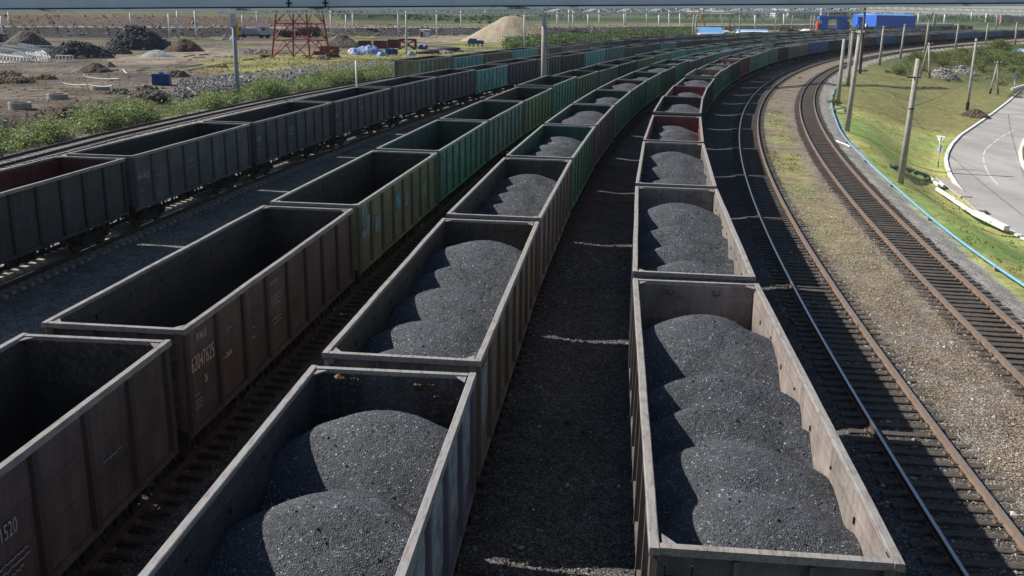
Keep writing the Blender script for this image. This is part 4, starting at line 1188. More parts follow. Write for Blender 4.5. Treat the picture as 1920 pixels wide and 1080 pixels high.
for b, t_, w_, lb in (((1297.5, 88), (1301, 27), 3.2, 'left post of the pale twin masts between the empty trains'), ((1303, 88), (1306, 27), 3.2, 'right post of the pale twin masts between the empty trains'),
                      ((1519, 66), (1521.5, 29), 2.6, 'left post of the pale twin masts left of the blue machine'), ((1525, 66), (1527.5, 29), 2.6, 'right post of the pale twin masts left of the blue machine'),
                      ((984, 96), (983, 27), 3.6, 'grey pole in front of the sand pile, left of the thick mast'), ((762, 103), (761.5, 16), 4.2, 'grey steel pole standing in the blue and red scrap'),
                      ((1387, 66), (1387, 27), 2.4, 'pale post right of the cream gantry crane'), ((1368, 66), (1369, 28), 2.6, 'dark post at the right end of the cream gantry crane'),
                      ((1452, 62), (1456, 27), 2.2, 'thin pale post left of the slanting black boom'), ((1483, 57), (1487, 28), 2.2, 'thin pale post above the slanting black boom')):
    pole(b, t_, w_, lb, name='mast', cat='mast', mat='galv_dark' if lb.startswith('dark') else 'concrete' if 'pale' in lb else 'galv', group=None, n=8)
for i, (b, t_) in enumerate(((( 4, 66), (2, 30)), ((19, 64), (15.5, 22)), ((246, 52), (244, 25)), ((318, 68), (315.5, 26)), ((335.5, 72), (331.5, 20)), ((369, 75), (364.5, 20)), ((455, 52), (454, 28)), ((482.5, 50), (481, 20)), ((621.5, 66), (619.5, 20)),
        ((649, 63), (648.5, 28)), ((662, 64), (661, 22)), ((747.5, 66), (746, 17)), ((819, 69), (818.5, 17)), ((865, 61), (864, 18)), ((911, 40), (909.5, 17)), ((1045, 55), (1045, 22)), ((1067, 53), (1066.5, 18)), ((1075, 54), (1074.5, 20)), ((1103, 53), (1102.5, 27)),
        ((1124, 54), (1123.5, 18)), ((1171, 55), (1169.5, 20)), ((1174, 55), (1173, 22)), ((1213, 45), (1212.5, 18)), ((1236, 54), (1235.5, 28)), ((1255, 56), (1254.5, 18)), ((1275, 56), (1275, 20)), ((1416, 54), (1416, 28)), ((1470, 52), (1470, 26)), ((1722, 44), (1722, 26)), ((1821, 42), (1822, 23)), ((1848, 44), (1850, 25)), ((1770, 45), (1772, 27)))):
    left = b[0] < 1500
    p, B, T = pole(b, t_, 3.2, 'thin pale post of the far railway along the gravel embankment' if left else 'thin pale post of the far railway beyond the train on the right', name='catenary_post', cat='catenary post', mat='pale_steel', group='catenary posts along the far embankment' if left else 'catenary posts on the far right', n=6, taper=.85)
    if i % 2:
        mb = MB(); c = (T - B) * .93; mb.bar(c, c + np.array([1.6, -.4, .3]), .10); mb.build('bracket', M['galv'], p)
def far_portal():
    A = up(1596, 17, 585); B = up(1922, 24.5, 640)
    truss(A, B, 2.0, 1.4, 44, 'long pale overhead truss above the blue shed at upper right', t=.16)
    for b, t_ in (((1748, 57), (1753, 24)), ((1751.5, 57), (1756, 24)), ((1868, 55), (1870, 25))):
        pole(b, t_, 3, 'pale post under the long truss right of the blue shed', name='mast', cat='mast', group='posts of the long pale truss', n=8)
far_portal()

def wire(pts, r=.018, label=None):
    mb = MB()
    for (A, B, sag) in pts:
        A = np.array(A, float); B = np.array(B, float)
        P = [A + (B - A) * t - np.array([0, 0, sag * 4 * t * (1 - t)]) for t in np.linspace(0, 1, 14)]
        mb.tube(P, r, 5, cap=False)
    o = mb.build('cable', M['galv_dark'], None, True); tag(o, label, 'cable')
wire([(P3[1] + (P3[2] - P3[1]) * .62, P2[1] + (P2[2] - P2[1]) * .86, .9)], label='slack cable from the plain concrete pole to the pole by the pipe branch', r=.02)
wire([(P4[1] + (P4[2] - P4[1]) * .60, P1[1] + (P1[2] - P1[1]) * .66, 1.0)], label='pale cable sagging across the bank to the thick concrete pole', r=.022)
wire([(P1[1] + (P1[2] - P1[1]) * .62, P12[1] + (P12[2] - P12[1]) * .45, .4), ], label='cable sagging from the thick concrete pole to the tarred pole', r=.022)

def lamp(b, t_, label, kind):
    B = atg(*b); T = up(*t_, B[1]); o = thing('lamp_post', label, 'lamp post', B); d = T - B; s = proj(B)[2] / FPX
    mb = MB(); mb.tube([(0, 0, -.3), d], [1.6 * s, 1.3 * s], 8); mb.build('post', M['white'], o, True)
    mb = MB()
    if kind == 0: mb.box(d + np.array([0, 0, .1]), (7 * s, 3 * s, 2.2 * s))
    else:
        for q in (-1, 1): mb.tube([d + np.array([q * 2.4 * s, -.1, 0]), d + np.array([q * 2.4 * s, -.5, -.12])], [1.5 * s, 2.6 * s], 10)
    mb.build('lamp_head', M['white'], o)
lamp((669, 170), (667, 111), 'thin pale post in the weeds behind the dark empty train', 0)
lamp((985, 166), (984.5, 134), 'short white post with twin lamps left of the thick concrete mast', 1)
lamp((1320, 92), (1320.5, 76), 'small white post with twin lamps between the far trains', 1)
lamp((1154, 84), (1154, 72), 'tiny white lamp post in front of the green thicket', 1)

# ------------------------------------------------------------------ right bank: pipe, kerb slabs, signs, boards
def ground_line(px, dz=0.0):
    return [atg(a, b, dz) for a, b in px]
def dense(P, step=1.2):
    P = np.array(P, float); d = np.r_[0, np.cumsum(np.linalg.norm(np.diff(P[:, :2], axis=0), axis=1))]
    g = np.arange(0, d[-1], step); Q = np.c_[np.interp(g, d, P[:, 0]), np.interp(g, d, P[:, 1])]
    for _ in range(3): Q[1:-1] = .25 * Q[:-2] + .5 * Q[1:-1] + .25 * Q[2:]
    return Q
def pipe():
    pp = [(1571, 158), (1563, 172), (1558, 188), (1560, 208), (1566, 226), (1573, 245), (1585, 264), (1603, 284), (1622, 303), (1645, 326), (1685, 362), (1725, 398), (1770, 436), (1815, 471), (1860, 503), (1920, 544), (1990, 592), (2080, 650)]
    Q = dense(ground_line(pp)); z = gz(Q) + .20
    o = thing('water_pipe', 'long pale blue pipe lying along the foot of the grass bank', 'pipe', (Q[-1, 0], Q[-1, 1], z[-1]))
    inv = Matrix.Translation(-Vector(o.location))
    mb = MB(); mb.tube(np.c_[Q, z], .062, 10); k = mb.build('pipe_run', M['blue_pipe'], o, True); k.matrix_parent_inverse = inv
    for i in range(3, len(Q) - 2, 9):
        mb = MB(); mb.box((Q[i, 0], Q[i, 1], z[i] - .16), (.22, .22, .30)); k = mb.build('support', M['concrete_dark'], o); k.matrix_parent_inverse = inv
        mb = MB(); t = np.r_[Q[i + 1] - Q[i - 1], 0]; t /= np.linalg.norm(t); c = np.r_[Q[i], z[i]]; mb.tube([c - t * .06, c + t * .06], .08, 10); k = mb.build('collar', M['blue_pipe'], o); k.matrix_parent_inverse = inv
    A, B = atg(1562, 211), atg(1588, 211)
    o = thing('pipe_branch', 'twin pale blue pipes leading from the long pipe to a concrete pole', 'pipe', A)
    for q in (0, .45):
        mb = MB(); mb.tube([np.array([0, q, .35]), B - A + np.array([0, q, .55])], .07, 8); mb.build('pipe_run', M['blue_pipe'], o, True)
    for q in (.15, .9):
        mb = MB(); c = (B - A) * q; mb.box(c + np.array([0, .22, .1]), (.1, .7, .5)); mb.build('support', M['galv_dark'], o)
pipe()

def slab_obj(name, px, w, h, mat, label, cat, dz=0.0):
    A, B = atg(*px[0]), atg(*px[1]); t = B - A; L = np.linalg.norm(t); rz = math.atan2(t[1], t[0])
    o = thing(name, label, cat, (A + B) / 2, rz); s = math.asin(t[2] / L)
    mb = MB(); q = min(.04, h * .3)
    mb.slab([(-w/2, 0), (w/2, 0), (w/2, h - q), (w/2 - q, h), (-w/2 + q, h), (-w/2, h - q)], 'x', -L/2, L/2)
    k = mb.build('slab', M[mat], o); k.rotation_euler = (0, -s, 0); k.location.z = dz
    return o
slab_obj('kerb_slab', ((1738, 331), (1751, 341)), .24, .2, 'whitewash', 'short white slab at the upper end of the broken white kerb', 'kerb slab')
slab_obj('kerb_slab', ((1752, 343), (1760, 350)), .24, .2, 'whitewash', 'small white slab second from the top of the broken white kerb', 'kerb slab')
slab_obj('kerb_slab', ((1762, 345), (1770, 352)), .22, .25, 'whitewash', 'small white slab tilted beside the broken white kerb', 'kerb slab')
slab_obj('kerb_slab', ((1757, 356), (1790, 378)), .26, .2, 'white', 'brightest long white slab on the grass side of the kerb', 'kerb slab')
slab_obj('kerb_slab', ((1764, 337), (1812, 372)), .9, .16, 'concrete', 'long grey weathered slab on the road side of the white slab', 'kerb slab')
slab_obj('kerb_slab', ((1790, 379), (1826, 402)), .28, .2, 'whitewash', 'long white slab in the middle of the broken kerb', 'kerb slab')
slab_obj('kerb_slab', ((1814, 374), (1840, 398)), .8, .16, 'concrete', 'grey slab with flaking blue paint beside the middle white slab', 'kerb slab')
slab_obj('kerb_slab', ((1826, 402), (1887, 432)), .45, .32, 'whitewash', 'lowest white block of the broken kerb, nearest the viewer', 'kerb slab')
slab_obj('plank', ((1568, 265), (1594, 276)), .16, .10, 'white', 'white plank lying on gravel between the track and the blue pipe', 'plank')
slab_obj('concrete_barrier', ((1896, 173), (1925, 164)), .5, .8, 'whitewash', 'white barrier along the far road at the right edge', 'barrier')
def bench(px, lbl):
    A, B = atg(*px[0]), atg(*px[1]); t = B - A; L = np.linalg.norm(t); o = thing('green_trough', lbl, 'trough', (A + B) / 2, math.atan2(t[1], t[0])); o.rotation_euler = (0, -math.asin(t[2] / L), math.atan2(t[1], t[0]))
    mb = MB(); mb.box((0, -.2, .16), (L, .05, .16)); mb.box((0, .2, .16), (L, .05, .16)); mb.box((0, 0, .09), (L, .40, .04)); mb.box((-L/2, 0, .16), (.05, .4, .16)); mb.box((L/2, 0, .16), (.05, .4, .16)); mb.build('tray', M['green_paint'], o)
    for x in (-L * .35, L * .35):
        mb = MB(); mb.box((x, 0, -.03), (.12, .45, .18)); mb.build('foot', M['concrete_dark'], o)
bench(((1673, 315), (1709, 322)), 'long low green trough in the grass behind the thick concrete pole')
bench(((1713, 324), (1738, 333)), 'short green trough at the upper end of the white kerb slabs')
bench(((1604, 134), (1626, 133)), 'green trough at the foot of the far concrete poles')

def signs():
    B = atg(1759, 314); T = up(1763, 256, B[1]); o = thing('road_sign_post', 'post with an inverted triangle sign and a round sign, seen from behind', 'road sign', B, -.9); d = T - B
    mb = MB(); mb.tube([(0, 0, -.3), d * .2], .05, 8); mb.build('tarred_foot', M['tar'], o)
    mb = MB(); mb.tube([d * .2, d * 1.0], .045, 8); mb.build('post', M['white'], o, True)
    c = d * .93 + np.array([0, .07, 0]); mb = MB()
    mb.slab([(c[0] - .46, c[2] + .26), (c[0] + .46, c[2] + .26), (c[0], c[2] - .50)], 'y', c[1] - .01, c[1] + .01); mb.build('yield_sign', M['white'], o)
    c = d * .60 + np.array([0, .07, 0]); n = 24; mb = MB()
    mb.slab([(c[0] + .37 * math.cos(2*PI*k/n), c[2] + .37 * math.sin(2*PI*k/n)) for k in range(n)], 'y', c[1] - .01, c[1] + .01); mb.build('round_sign', M['galv'], o)
    mb = MB()
    for h in (.52, .68, .86, .98): mb.box(d * h + np.array([0, .03, 0]), (.5, .03, .05))
    mb.build('sign_brackets', M['galv'], o)
    B = atg(1902, 160); T = up(1904, 143, B[1]); o = thing('small_sign_post', 'small white post with a pale blue plate beside the far road', 'road sign', B); d = T - B
    mb = MB(); mb.tube([(0, 0, -.2), d], .07, 8); mb.build('post', M['white'], o)
    mb = MB(); mb.box(d * .92 + np.array([0, -.06, 0]), (.7, .04, .7)); mb.box(d * .6 + np.array([0, -.06, 0]), (.75, .04, .25)); mb.build('plate', M['blue_pipe'], o)
signs()

# ------------------------------------------------------------------ heaps of soil, sand and rubble
def mound(name, cx, by, wpx, ty, mat, label, cat, rough=.5, flat=.0, asp=.8, seed=1, stones=0, stone_c=(.2, .2, .2), seg=70, shift=.0, kind=None, pw=1.0):
    F = atg(cx, by); dep = proj(F)[2]; R = wpx / 2 * dep / FPX
    fw = np.array([F[0], F[1], 0]); fw /= np.linalg.norm(fw)
    C = F + fw * R * asp * .85; C[2] = float(gz(C[None])[0])
    h = up(cx, ty, C[1])[2] - C[2]
    rs = np.linspace(0, 1, int(seg * .55)); an = np.linspace(0, 2 * PI, seg, endpoint=False)
    RR, AA = np.meshgrid(rs, an, indexing='ij')
    out = 1 + .22 * (fbm(np.cos(AA) * 1.6 + seed * 3.1, np.sin(AA) * 1.6, .8, 3, seed) - .5)
    x = RR * np.cos(AA) * out; y = RR * np.sin(AA) * out
    q = np.clip((RR - flat) / (1 - flat), 0, 1)
    z = (1 - q) ** pw * (1 - .12 * np.exp(-(RR / .12) ** 2))
    z = z * (1 - shift * x)
    X = x * R; Y = y * R * asp
    nz = (fbm(X + 50 + seed * 7, Y + 80, max(h, .8) * 1.1, 4, seed) - .5) * rough * h * np.clip(q * 6, .4, 1) * np.clip((1 - RR) * 5, 0, 1)
    nz = nz + (fbm(X, Y, .5, 2, seed + 3) - .5) * rough * .35 * np.clip((1 - RR) * 5, 0, 1)
    Z = z * h + nz - .25 * RR ** 6
    V = np.c_[X.ravel(), Y.ravel(), Z.ravel()]
    n, m = X.shape
    F4 = gridfaces(n, m); wrap = np.array([[i * m + m - 1, i * m, (i + 1) * m, (i + 1) * m + m - 1] for i in range(n - 1)])
    me = npmesh(name, V, np.r_[F4, wrap][:, ::-1], M[mat], rough < .5)
    o = nobj(name, me); o.location = C; o.rotation_euler.z = math.atan2(fw[1], fw[0]) - PI / 2
    tag(o, label, cat, kind=kind)
    if stones:
        sm = stone_cloud('loose_stones', np.c_[V[:, 0], V[:, 1], Z.ravel()], stones, .10 * R ** .5, stone_c, seed); s = tag(nobj('loose_stones', sm, o), kind='stuff')
    return o

OCT = np.array([[1, 0, 0], [-1, 0, 0], [0, 1, 0], [0, -1, 0], [0, 0, 1], [0, 0, -1.0]]); OCF = np.array([[0, 2, 4], [2, 1, 4], [1, 3, 4], [3, 0, 4], [2, 0, 5], [1, 2, 5], [3, 1, 5], [0, 3, 5]])
def stone_cloud(name, pts, n, size, col, seed, mat=None):
    r = np.random.default_rng(seed)
    i = r.integers(0, len(pts), n); c = pts[i] + r.normal(0, size, (n, 3)) * np.array([1, 1, .1])
    s = size * np.exp(r.normal(-.3, .45, n))
    W = OCT[None] * (s[:, None, None] * r.uniform(.6, 1.3, (n, 6, 1)))
    a = r.uniform(0, 2 * PI, n); ca, sa = np.cos(a), np.sin(a)
    x = W[:, :, 0] * ca[:, None] - W[:, :, 1] * sa[:, None]; y = W[:, :, 0] * sa[:, None] + W[:, :, 1] * ca[:, None]
    W = np.stack([x, y, W[:, :, 2] * .75], -1) + c[:, None]
    t = np.asarray(col)[None] * np.exp(r.normal(0, .38, (n, 1))) * (1 + r.normal(0, .05, (n, 3)))
    F = (OCF[None] + (np.arange(n) * 6)[:, None, None]).reshape(-1, 3)
    return npmesh(name, W.reshape(-1, 3), F, mat or M['stone'], False, {'tint': np.clip(np.repeat(t, 6, 0), .01, .9)})

mound('spoil_heap', 145, 111, 150, 77, 'h_black', 'dark rocky spoil heap right of the wire cages', 'spoil heap', .85, .1, .7, 2, 500, (.075, .075, .085))
mound('spoil_heap', 262, 94, 140, 49, 'h_black', 'tallest black rocky spoil heap in the yard', 'spoil heap', .85, .08, .7, 3, 600, (.08, .08, .09))
mound('earth_heap', 347, 98, 88, 71, 'h_brown', 'brown earth heap right of the tallest black heap', 'earth heap', .55, .05, .8, 4)
mound('earth_heap', 48, 90, 105, 56, 'h_greybrown', 'broad grey-brown earth heap at the left edge behind the wire cages', 'earth heap', .45, .1, .7, 5)
mound('gravel_heap', 295, 108, 78, 91, 'h_gravel', 'low pale grey gravel heap in the middle of the yard', 'gravel heap', .12, .0, .7, 6)
mound('spoil_heap', -10, 80, 90, 62, 'h_black', 'dark spoil heap cut by the left edge, behind the wire cages', 'spoil heap', .7, .1, .7, 32, 200, (.09, .085, .085))
mound('spoil_heap', 222, 101, 60, 86, 'h_black', 'low black spoil heap joining the two large dark heaps', 'spoil heap', .8, .1, .7, 33, 150, (.08, .08, .085))
mound('earth_heap', 120, 222, 120, 205, 'h_brown', 'low muddy earth bank in front of the concrete rings', 'earth heap', .5, .2, .7, 34, 200, (.10, .08, .065))
mound('earth_heap', 225, 178, 70, 166, 'h_greybrown', 'low spoil ridge along the taped pit', 'earth heap', .6, .2, .6, 35, 90, (.13, .115, .10))
mound('earth_heap', 180, 136, 72, 117, 'h_brown', 'small brown earth heap beside pale lumps in the yard', 'earth heap', .35, .1, .8, 7)
mound('rubble_heap', 206, 127, 26, 115, 'h_rubble', 'small heap of pale lumps behind the small brown heap', 'rubble heap', .8, .2, .8, 8, 60, (.32, .31, .30))
mound('earth_heap', 18, 157, 105, 135, 'h_brown', 'dark brown earth heap at the left edge nearest the viewer', 'earth heap', .4, .1, .8, 9, 120, (.09, .07, .06))
mound('earth_heap', 275, 185, 90, 160, 'h_greybrown', 'rounded earth heap below the blue tank', 'earth heap', .3, .1, .8, 10, 150, (.16, .14, .12))
mound('rubble_heap', 430, 75, 60, 66, 'h_rubble', 'low pale rubble heap behind the grey pole', 'rubble heap', .7, .1, .6, 11, 120, (.25, .22, .2))
mound('sand_pile', 958, 80, 205, 27, 'h_sand', 'huge tan sand pile with a blunt top', 'sand pile', .16, .10, .7, 12, seg=110, pw=1.1)
mound('dirt_mound', 1828, 222, 62, 203, 'h_brown', 'low dark dirt mound on the bank near the far road', 'dirt mound', .4, .1, .8, 13)
mound('rubble_heap', 1768, 148, 66, 129, 'h_rubble', 'grey rubble heap around the left strutted pole', 'rubble heap', .8, .1, .7, 14, 420, (.25, .235, .23))
mound('rubble_heap', 1802, 138, 60, 122, 'h_rubble', 'grey rubble heap behind the left strutted pole, next to shrubs', 'rubble heap', .8, .1, .7, 15, 300, (.25, .235, .23))
mound('earth_heap', 640, 90, 100, 64, 'h_greybrown', 'grassy earth bank right of the red lattice tower', 'earth heap', .3, .15, .6, 16)
mound('dirt_mound', 1332, 150, 0.1, 150, 'h_brown', 'x', 'x') if False else None
mound('dirt_patch', 1499, 147, 13, 143.5, 'rust', 'small rusty brown heap between the two empty tracks', 'dirt heap', .3, .1, .8, 18)

# ------------------------------------------------------------------ things in the building yard
def m_at(px, py):
    p = atg(px, py); return p, proj(p)[2] / FPX

def rebar_cage(px, py, L, w, h, rz, label, tilt=0.0, mat='galv'):
    p, s = m_at(px, py); o = thing('wire_cage', label, 'wire cage', p + np.array([0, 0, .05]), rz, 'galvanised wire cages dumped at the left edge')
    o.rotation_euler = (tilt, tilt * .5, rz)
    n = max(4, int(L / .45)); mb = MB()
    for sy in (-1, 1):
        for z in (0, h): mb.bar((-L/2, sy * w/2, z), (L/2, sy * w/2, z), .085)
    mb.build('long_bars', M[mat], o)
    mb = MB()
    for k in range(n + 1):
        x = -L/2 + L * k / n
        for a, b in (((x, -w/2, 0), (x, w/2, 0)), ((x, w/2, 0), (x, w/2, h)), ((x, w/2, h), (x, -w/2, h)), ((x, -w/2, h), (x, -w/2, 0))): mb.bar(a, b, .08)
    mb.build('hoops', M[mat], o)
rebar_cage(88, 103, 5.5, 1.5, 1.5, .1, 'long upright wire cage in front of the dark heap', mat='galv')
rebar_cage(121, 116, 2.2, 1.2, .9, .05, 'small white wire cage at the right end of the cage pile', mat='white')
for k, (x, y, L, rz, tl) in enumerate(((15, 118, 4, .9, .25), (30, 110, 4.5, .4, -.2), (48, 116, 4, -.5, .3), (60, 106, 4, .2, -.15), (12, 104, 4, 1.2, .3), (36, 100, 5, .1, .2), (70, 116, 3.2, .7, .35), (56, 97, 4, -.2, .2), (20, 94, 4, .3, -.3), (80, 112, 2.5, -.9, .2))):
    rebar_cage(x, y, L, 1.1, 1.1, rz, 'tangled wire cage in the jumbled pile at the left edge', tl, 'galv' if k % 3 else 'white')

def tape(px, label, h=.75, stakes=True, r=.045):
    P = [atg(a, b + 0) for a, b in px]; o = thing('barrier_tape', label, 'barrier tape', P[0])
    mb = MB()
    for A, B in zip(P[:-1], P[1:]):
        n = 8; Q = [(A + (B - A) * t) - P[0] + np.array([0, 0, h - .35 * 4 * t * (1 - t) * .5]) for t in np.linspace(0, 1, n)]
        mb.tube(Q, r, 5, cap=False)
    mb.build('ribbon', M['white'], o)
    for A in P:
        mb = MB(); mb.tube([A - P[0] - np.array([0, 0, .2]), A - P[0] + np.array([0, 0, h + .1])], .04, 6); mb.build('stake', M['wood'], o)
tape([(-20, 136), (30, 131), (75, 124), (128, 117)], 'white barrier tape in front of the wire cages')
tape([(86, 164), (120, 161), (150, 156), (160, 151)], 'white barrier tape rising from the board pile')
tape([(160, 155), (225, 159), (292, 157)], 'white barrier tape running to the blue tank')
tape([(118, 168), (165, 171), (212, 174), (250, 166), (290, 159)], 'nearest white barrier tape, bent below the blue tank')
tape([(203, 147), (232, 141), (240, 148)], 'short white barrier tape around the small pit')
tape([(205, 150), (262, 141), (330, 139)], 'white barrier tape behind the blue tank')

def ring(px, py, wpx, hpx, label):
    p, s = m_at(px, py); R = wpx * s / 2; h = hpx * s
    o = thing('concrete_ring', label, 'concrete ring', p, 0, 'concrete well rings in the yard'); n = 28; mb = MB(); ri = R * .84
    V = []
    for r_, z in ((R, 0), (R, h), (ri, h), (ri, 0)):
        V += [(r_ * math.cos(2*PI*k/n), r_ * math.sin(2*PI*k/n), z) for k in range(n)]
    F = []
    for q in range(4):
        for k in range(n):
            a = q * n + k; b = q * n + (k + 1) % n; c = ((q + 1) % 4) * n + (k + 1) % n; d = ((q + 1) % 4) * n + k; F.append((a, b, c, d))
    mb.add(V, F); k = mb.build('shell', M['concrete'], o)
    mb = MB(); mb.tube([(0, 0, h * .55), (0, 0, h * .6)], ri, n); mb.build('inner_cover', M['tar'], o)
ring(38, 205, 40, 13, 'concrete well ring nearest the viewer at the left edge')
ring(108, 185, 37, 9, 'concrete well ring beside the pile of boards')
ring(188, 168, 33, 6, 'flat concrete well ring inside the taped pit')
ring(2, 240, 22, 14, 'dark concrete well ring cut off by the left edge')

def boards():
    r = np.random.default_rng(5)
    p, s = m_at(105, 180); o = thing('board_pile', 'untidy pile of pale boards behind the concrete ring', 'board pile', p)
    for k in range(16):
        mb = MB(); a = r.normal(.1, .5); L = r.uniform(1, 3.2); c = (r.uniform(-2.4, 2.4), r.uniform(-1.2, 2.2), .08 + .05 * k)
        mb.bar((c[0] - L/2 * math.cos(a), c[1] - L/2 * math.sin(a), c[2]), (c[0] + L/2 * math.cos(a), c[1] + L/2 * math.sin(a), c[2] + r.uniform(-.1, .2)), .18, .04); mb.build('board', M['wood'], o)
boards()
for a, b, lb in (((415, 121), (352, 133), 'pale plank lying left of the grey pole base'), ((352, 166), (368, 180), 'thin pale plank leaning on the rubble bank'), ((470, 113), (500, 106), 'pale plank near the foot of the red tower'), ((400, 108), (440, 107), 'grey plank on bare soil behind the grey pole'), ((330, 127), (380, 122), 'long plank on bare soil in the middle of the yard')):
    slab_obj('plank', (a, b), .22, .14, 'wood', lb, 'plank', .05)

rd = np.random.default_rng(91)
for k in range(26):
    px, py = ((rd.uniform(180, 500), rd.uniform(100, 135)) if k < 16 else (rd.uniform(520, 900), rd.uniform(84, 106)))
    p, s = m_at(px, py); L = rd.uniform(6, 26) * s; a = rd.normal(.1, .35)
    mb = MB(); mb.bar((-L/2 * math.cos(a), -L/2 * math.sin(a), .12), (L/2 * math.cos(a), L/2 * math.sin(a), .12 + rd.uniform(0, .25)), rd.uniform(.15, .45), rd.uniform(.08, .25))
    o = mb.build('scrap_board', M[('wood', 'rust', 'galv_dark', 'wood', 'scrap_red')[k % 5]]); o.location = p
    tag(o, 'loose board or bar lying on bare soil in the yard behind the grey pole' if k < 16 else 'loose board or bar lying in the grass around the scrap row', 'board', 'loose boards behind the grey pole' if k < 16 else 'loose boards around the scrap row')
def blue_tank():
    p, s = m_at(302, 160); w = 32 * s; h = 20 * s
    o = thing('blue_tank', 'ribbed blue tank on the earth heap among white tapes', 'tank', p, .15); mb = MB()
    mb.box((0, .6, h * .5), (w, 1.5, h * .92), taper=.95); mb.build('body', M['blue_dark'], o)
    mb = MB()
    for k in range(6): mb.box((-w/2 + w * (k + .5) / 6, -.20, h * .46), (.09, .10, h * .8))
    mb.box((0, -.2, h * .93), (w * 1.02, .14, .10)); mb.build('ribs', M['blue_dark'], o)
    mb = MB(); mb.box((0, .6, h + .02), (w * .99, 1.5, .08)); mb.tube([(0, .6, h + .05), (0, .6, h + .22)], .3, 14); mb.build('lid', M['blue_dark'], o)
blue_tank()
def drum(px, py, wpx, hpx, label, mat, lie=False, grp=None):
    p, s = m_at(px, py); R = wpx * s / 2; h = hpx * s; o = thing('drum', label, 'drum', p, rng.uniform(-.4, .4), grp); mb = MB()
    if lie: mb.tube([(0, -h/2, R), (0, h/2, R)], R, 18)
    else: mb.tube([(0, 0, 0), (0, 0, h)], R, 18)
    mb.build('shell', M[mat], o)
    mb = MB()
    for q in (.05, .35, .65, .95):
        if lie: mb.tube([(0, -h/2 + h*q - .03, R), (0, -h/2 + h*q + .03, R)], R * 1.04, 18)
        else: mb.tube([(0, 0, h*q - .03), (0, 0, h*q + .03)], R * 1.04, 18)
    mb.build('hoops', M[mat], o)
drum(421, 127, 10, 9, 'grey concrete drum on the grass left of the tower', 'concrete')

def tower():
    A = atg(510, 109); B = atg(576, 111); e1 = B - A; e1[2] = 0; w = np.linalg.norm(e1); e1 /= w; e2 = np.array([-e1[1], e1[0], 0]); e1 = e1 * math.cos(.12) - e2 * -math.sin(.12); e2 = np.array([-e1[1], e1[0], 0])
    C = A + e1 * w / 2 + e2 * w / 2
    o = thing('lattice_tower', 'red steel lattice tower standing in the grassy part of the yard', 'lattice tower', C)
    H = 27.0
    def leg(sx, sy, z): f = .5 * w * (1 - z / 37.0); return e1 * sx * f + e2 * sy * f + np.array([0, 0, z])
    lv = [0, 3.1, 6.0, 8.9, 11.6, 14.2, 16.6, 18.9, 21, 23, 25, 27]
    for sx, sy in ((-1, -1), (1, -1), (1, 1), (-1, 1)):
        mb = MB(); mb.bar(leg(sx, sy, -.3), leg(sx, sy, H), .24); mb.build('leg', M['tower_red'], o)
        mb = MB(); mb.box(leg(sx, sy, .1), (.6, .6, .5)); mb.build('footing', M['concrete'], o)
    c4 = [(-1, -1), (1, -1), (1, 1), (-1, 1)]
    for f in range(4):
        a, b = c4[f], c4[(f + 1) % 4]; mb = MB()
        for z0, z1 in zip(lv[:-1], lv[1:]):
            m_ = (leg(*a, z1) + leg(*b, z1)) / 2
            mb.bar(leg(*a, z0), m_, .13); mb.bar(leg(*b, z0), m_, .13); mb.bar(leg(*a, z1), leg(*b, z1), .13)
        mb.build('bracing', M['tower_red'], o)
    mb = MB(); mb.bar(leg(-1, 1, .5) + np.array([.3, 0, 0]), leg(-1, 1, 22) + np.array([.2, 0, 0]), .22, .06); mb.build('cable_run', M['white'], o)
tower()

def siding():
    p, s = m_at(560, 70); o = thing('works_tank_wagon', 'dark tank wagon with white marks on the siding behind the red tower', 'tank wagon', p, -.05); L = 82 * s
    mb = MB(); mb.tube([(-L/2, 0, 1.9), (-L/2 + .3, 0, 1.9), (L/2 - .3, 0, 1.9), (L/2, 0, 1.9)], [.7, 1.15, 1.15, .7], 20); mb.build('tank', M['galv_dark'], o, True)
    mb = MB(); mb.box((0, 0, .75), (L, 2.2, .35)); mb.build('underframe', M['gear'], o)
    for x in (-L * .35, L * .35):
        mb = MB()
        for q in (-.9, .9):
            for sy in (-.8, .8): mb.tube([(x + q, sy - .06, .47), (x + q, sy + .06, .47)], .47, 14)
        mb.build('wheels', M['wheel'], o)
    for k, (x, w_) in enumerate(((-2.9, .5), (-2.2, .35), (-1.5, .55), (-.8, .45), (-.2, .5))):
        mb = MB(); mb.box((x, -1.17, 2.05), (w_, .03, .5)); mb.build('white_mark', M['white'], o)
    p, s = m_at(474, 71); o = thing('works_railcar', 'grey box-bodied work wagon on the siding behind the grey pole', 'work wagon', p, -.05); L = 64 * s
    mb = MB(); mb.box((0, 0, .75), (L, 2.3, .35)); mb.build('underframe', M['gear'], o)
    mb = MB(); mb.box((-L * .36, 0, 2.0), (L * .22, 2.3, 2.2)); mb.build('cab', M['concrete'], o)
    mb = MB(); mb.box((-.2, 0, 1.7), (L * .42, 2.1, 1.6)); mb.build('machine_body', M['grey_paint'], o)
    mb = MB(); mb.box((L * .36, 0, 2.0), (L * .2, 2.2, 2.3)); mb.box((L*.36, 0, 3.2), (L*.22, 2.4, .1)); mb.build('rear_cab', M['galv'], o)
    for x, y_, w_ in ((-L * .36, -1.16, .12), (L * .36, -1.11, .1)):
        mb = MB(); mb.box((x, y_, 2.4), (L * w_, .03, .7)); mb.build('window', M['glass'], o)
    mb = MB()
    for x in (-L * .35, L * .35):
        for q in (-.9, .9):
            for sy in (-.8, .8): mb.tube([(x + q, sy - .06, .47), (x + q, sy + .06, .47)], .47, 14)
    mb.build('wheels', M['wheel'], o)
siding()

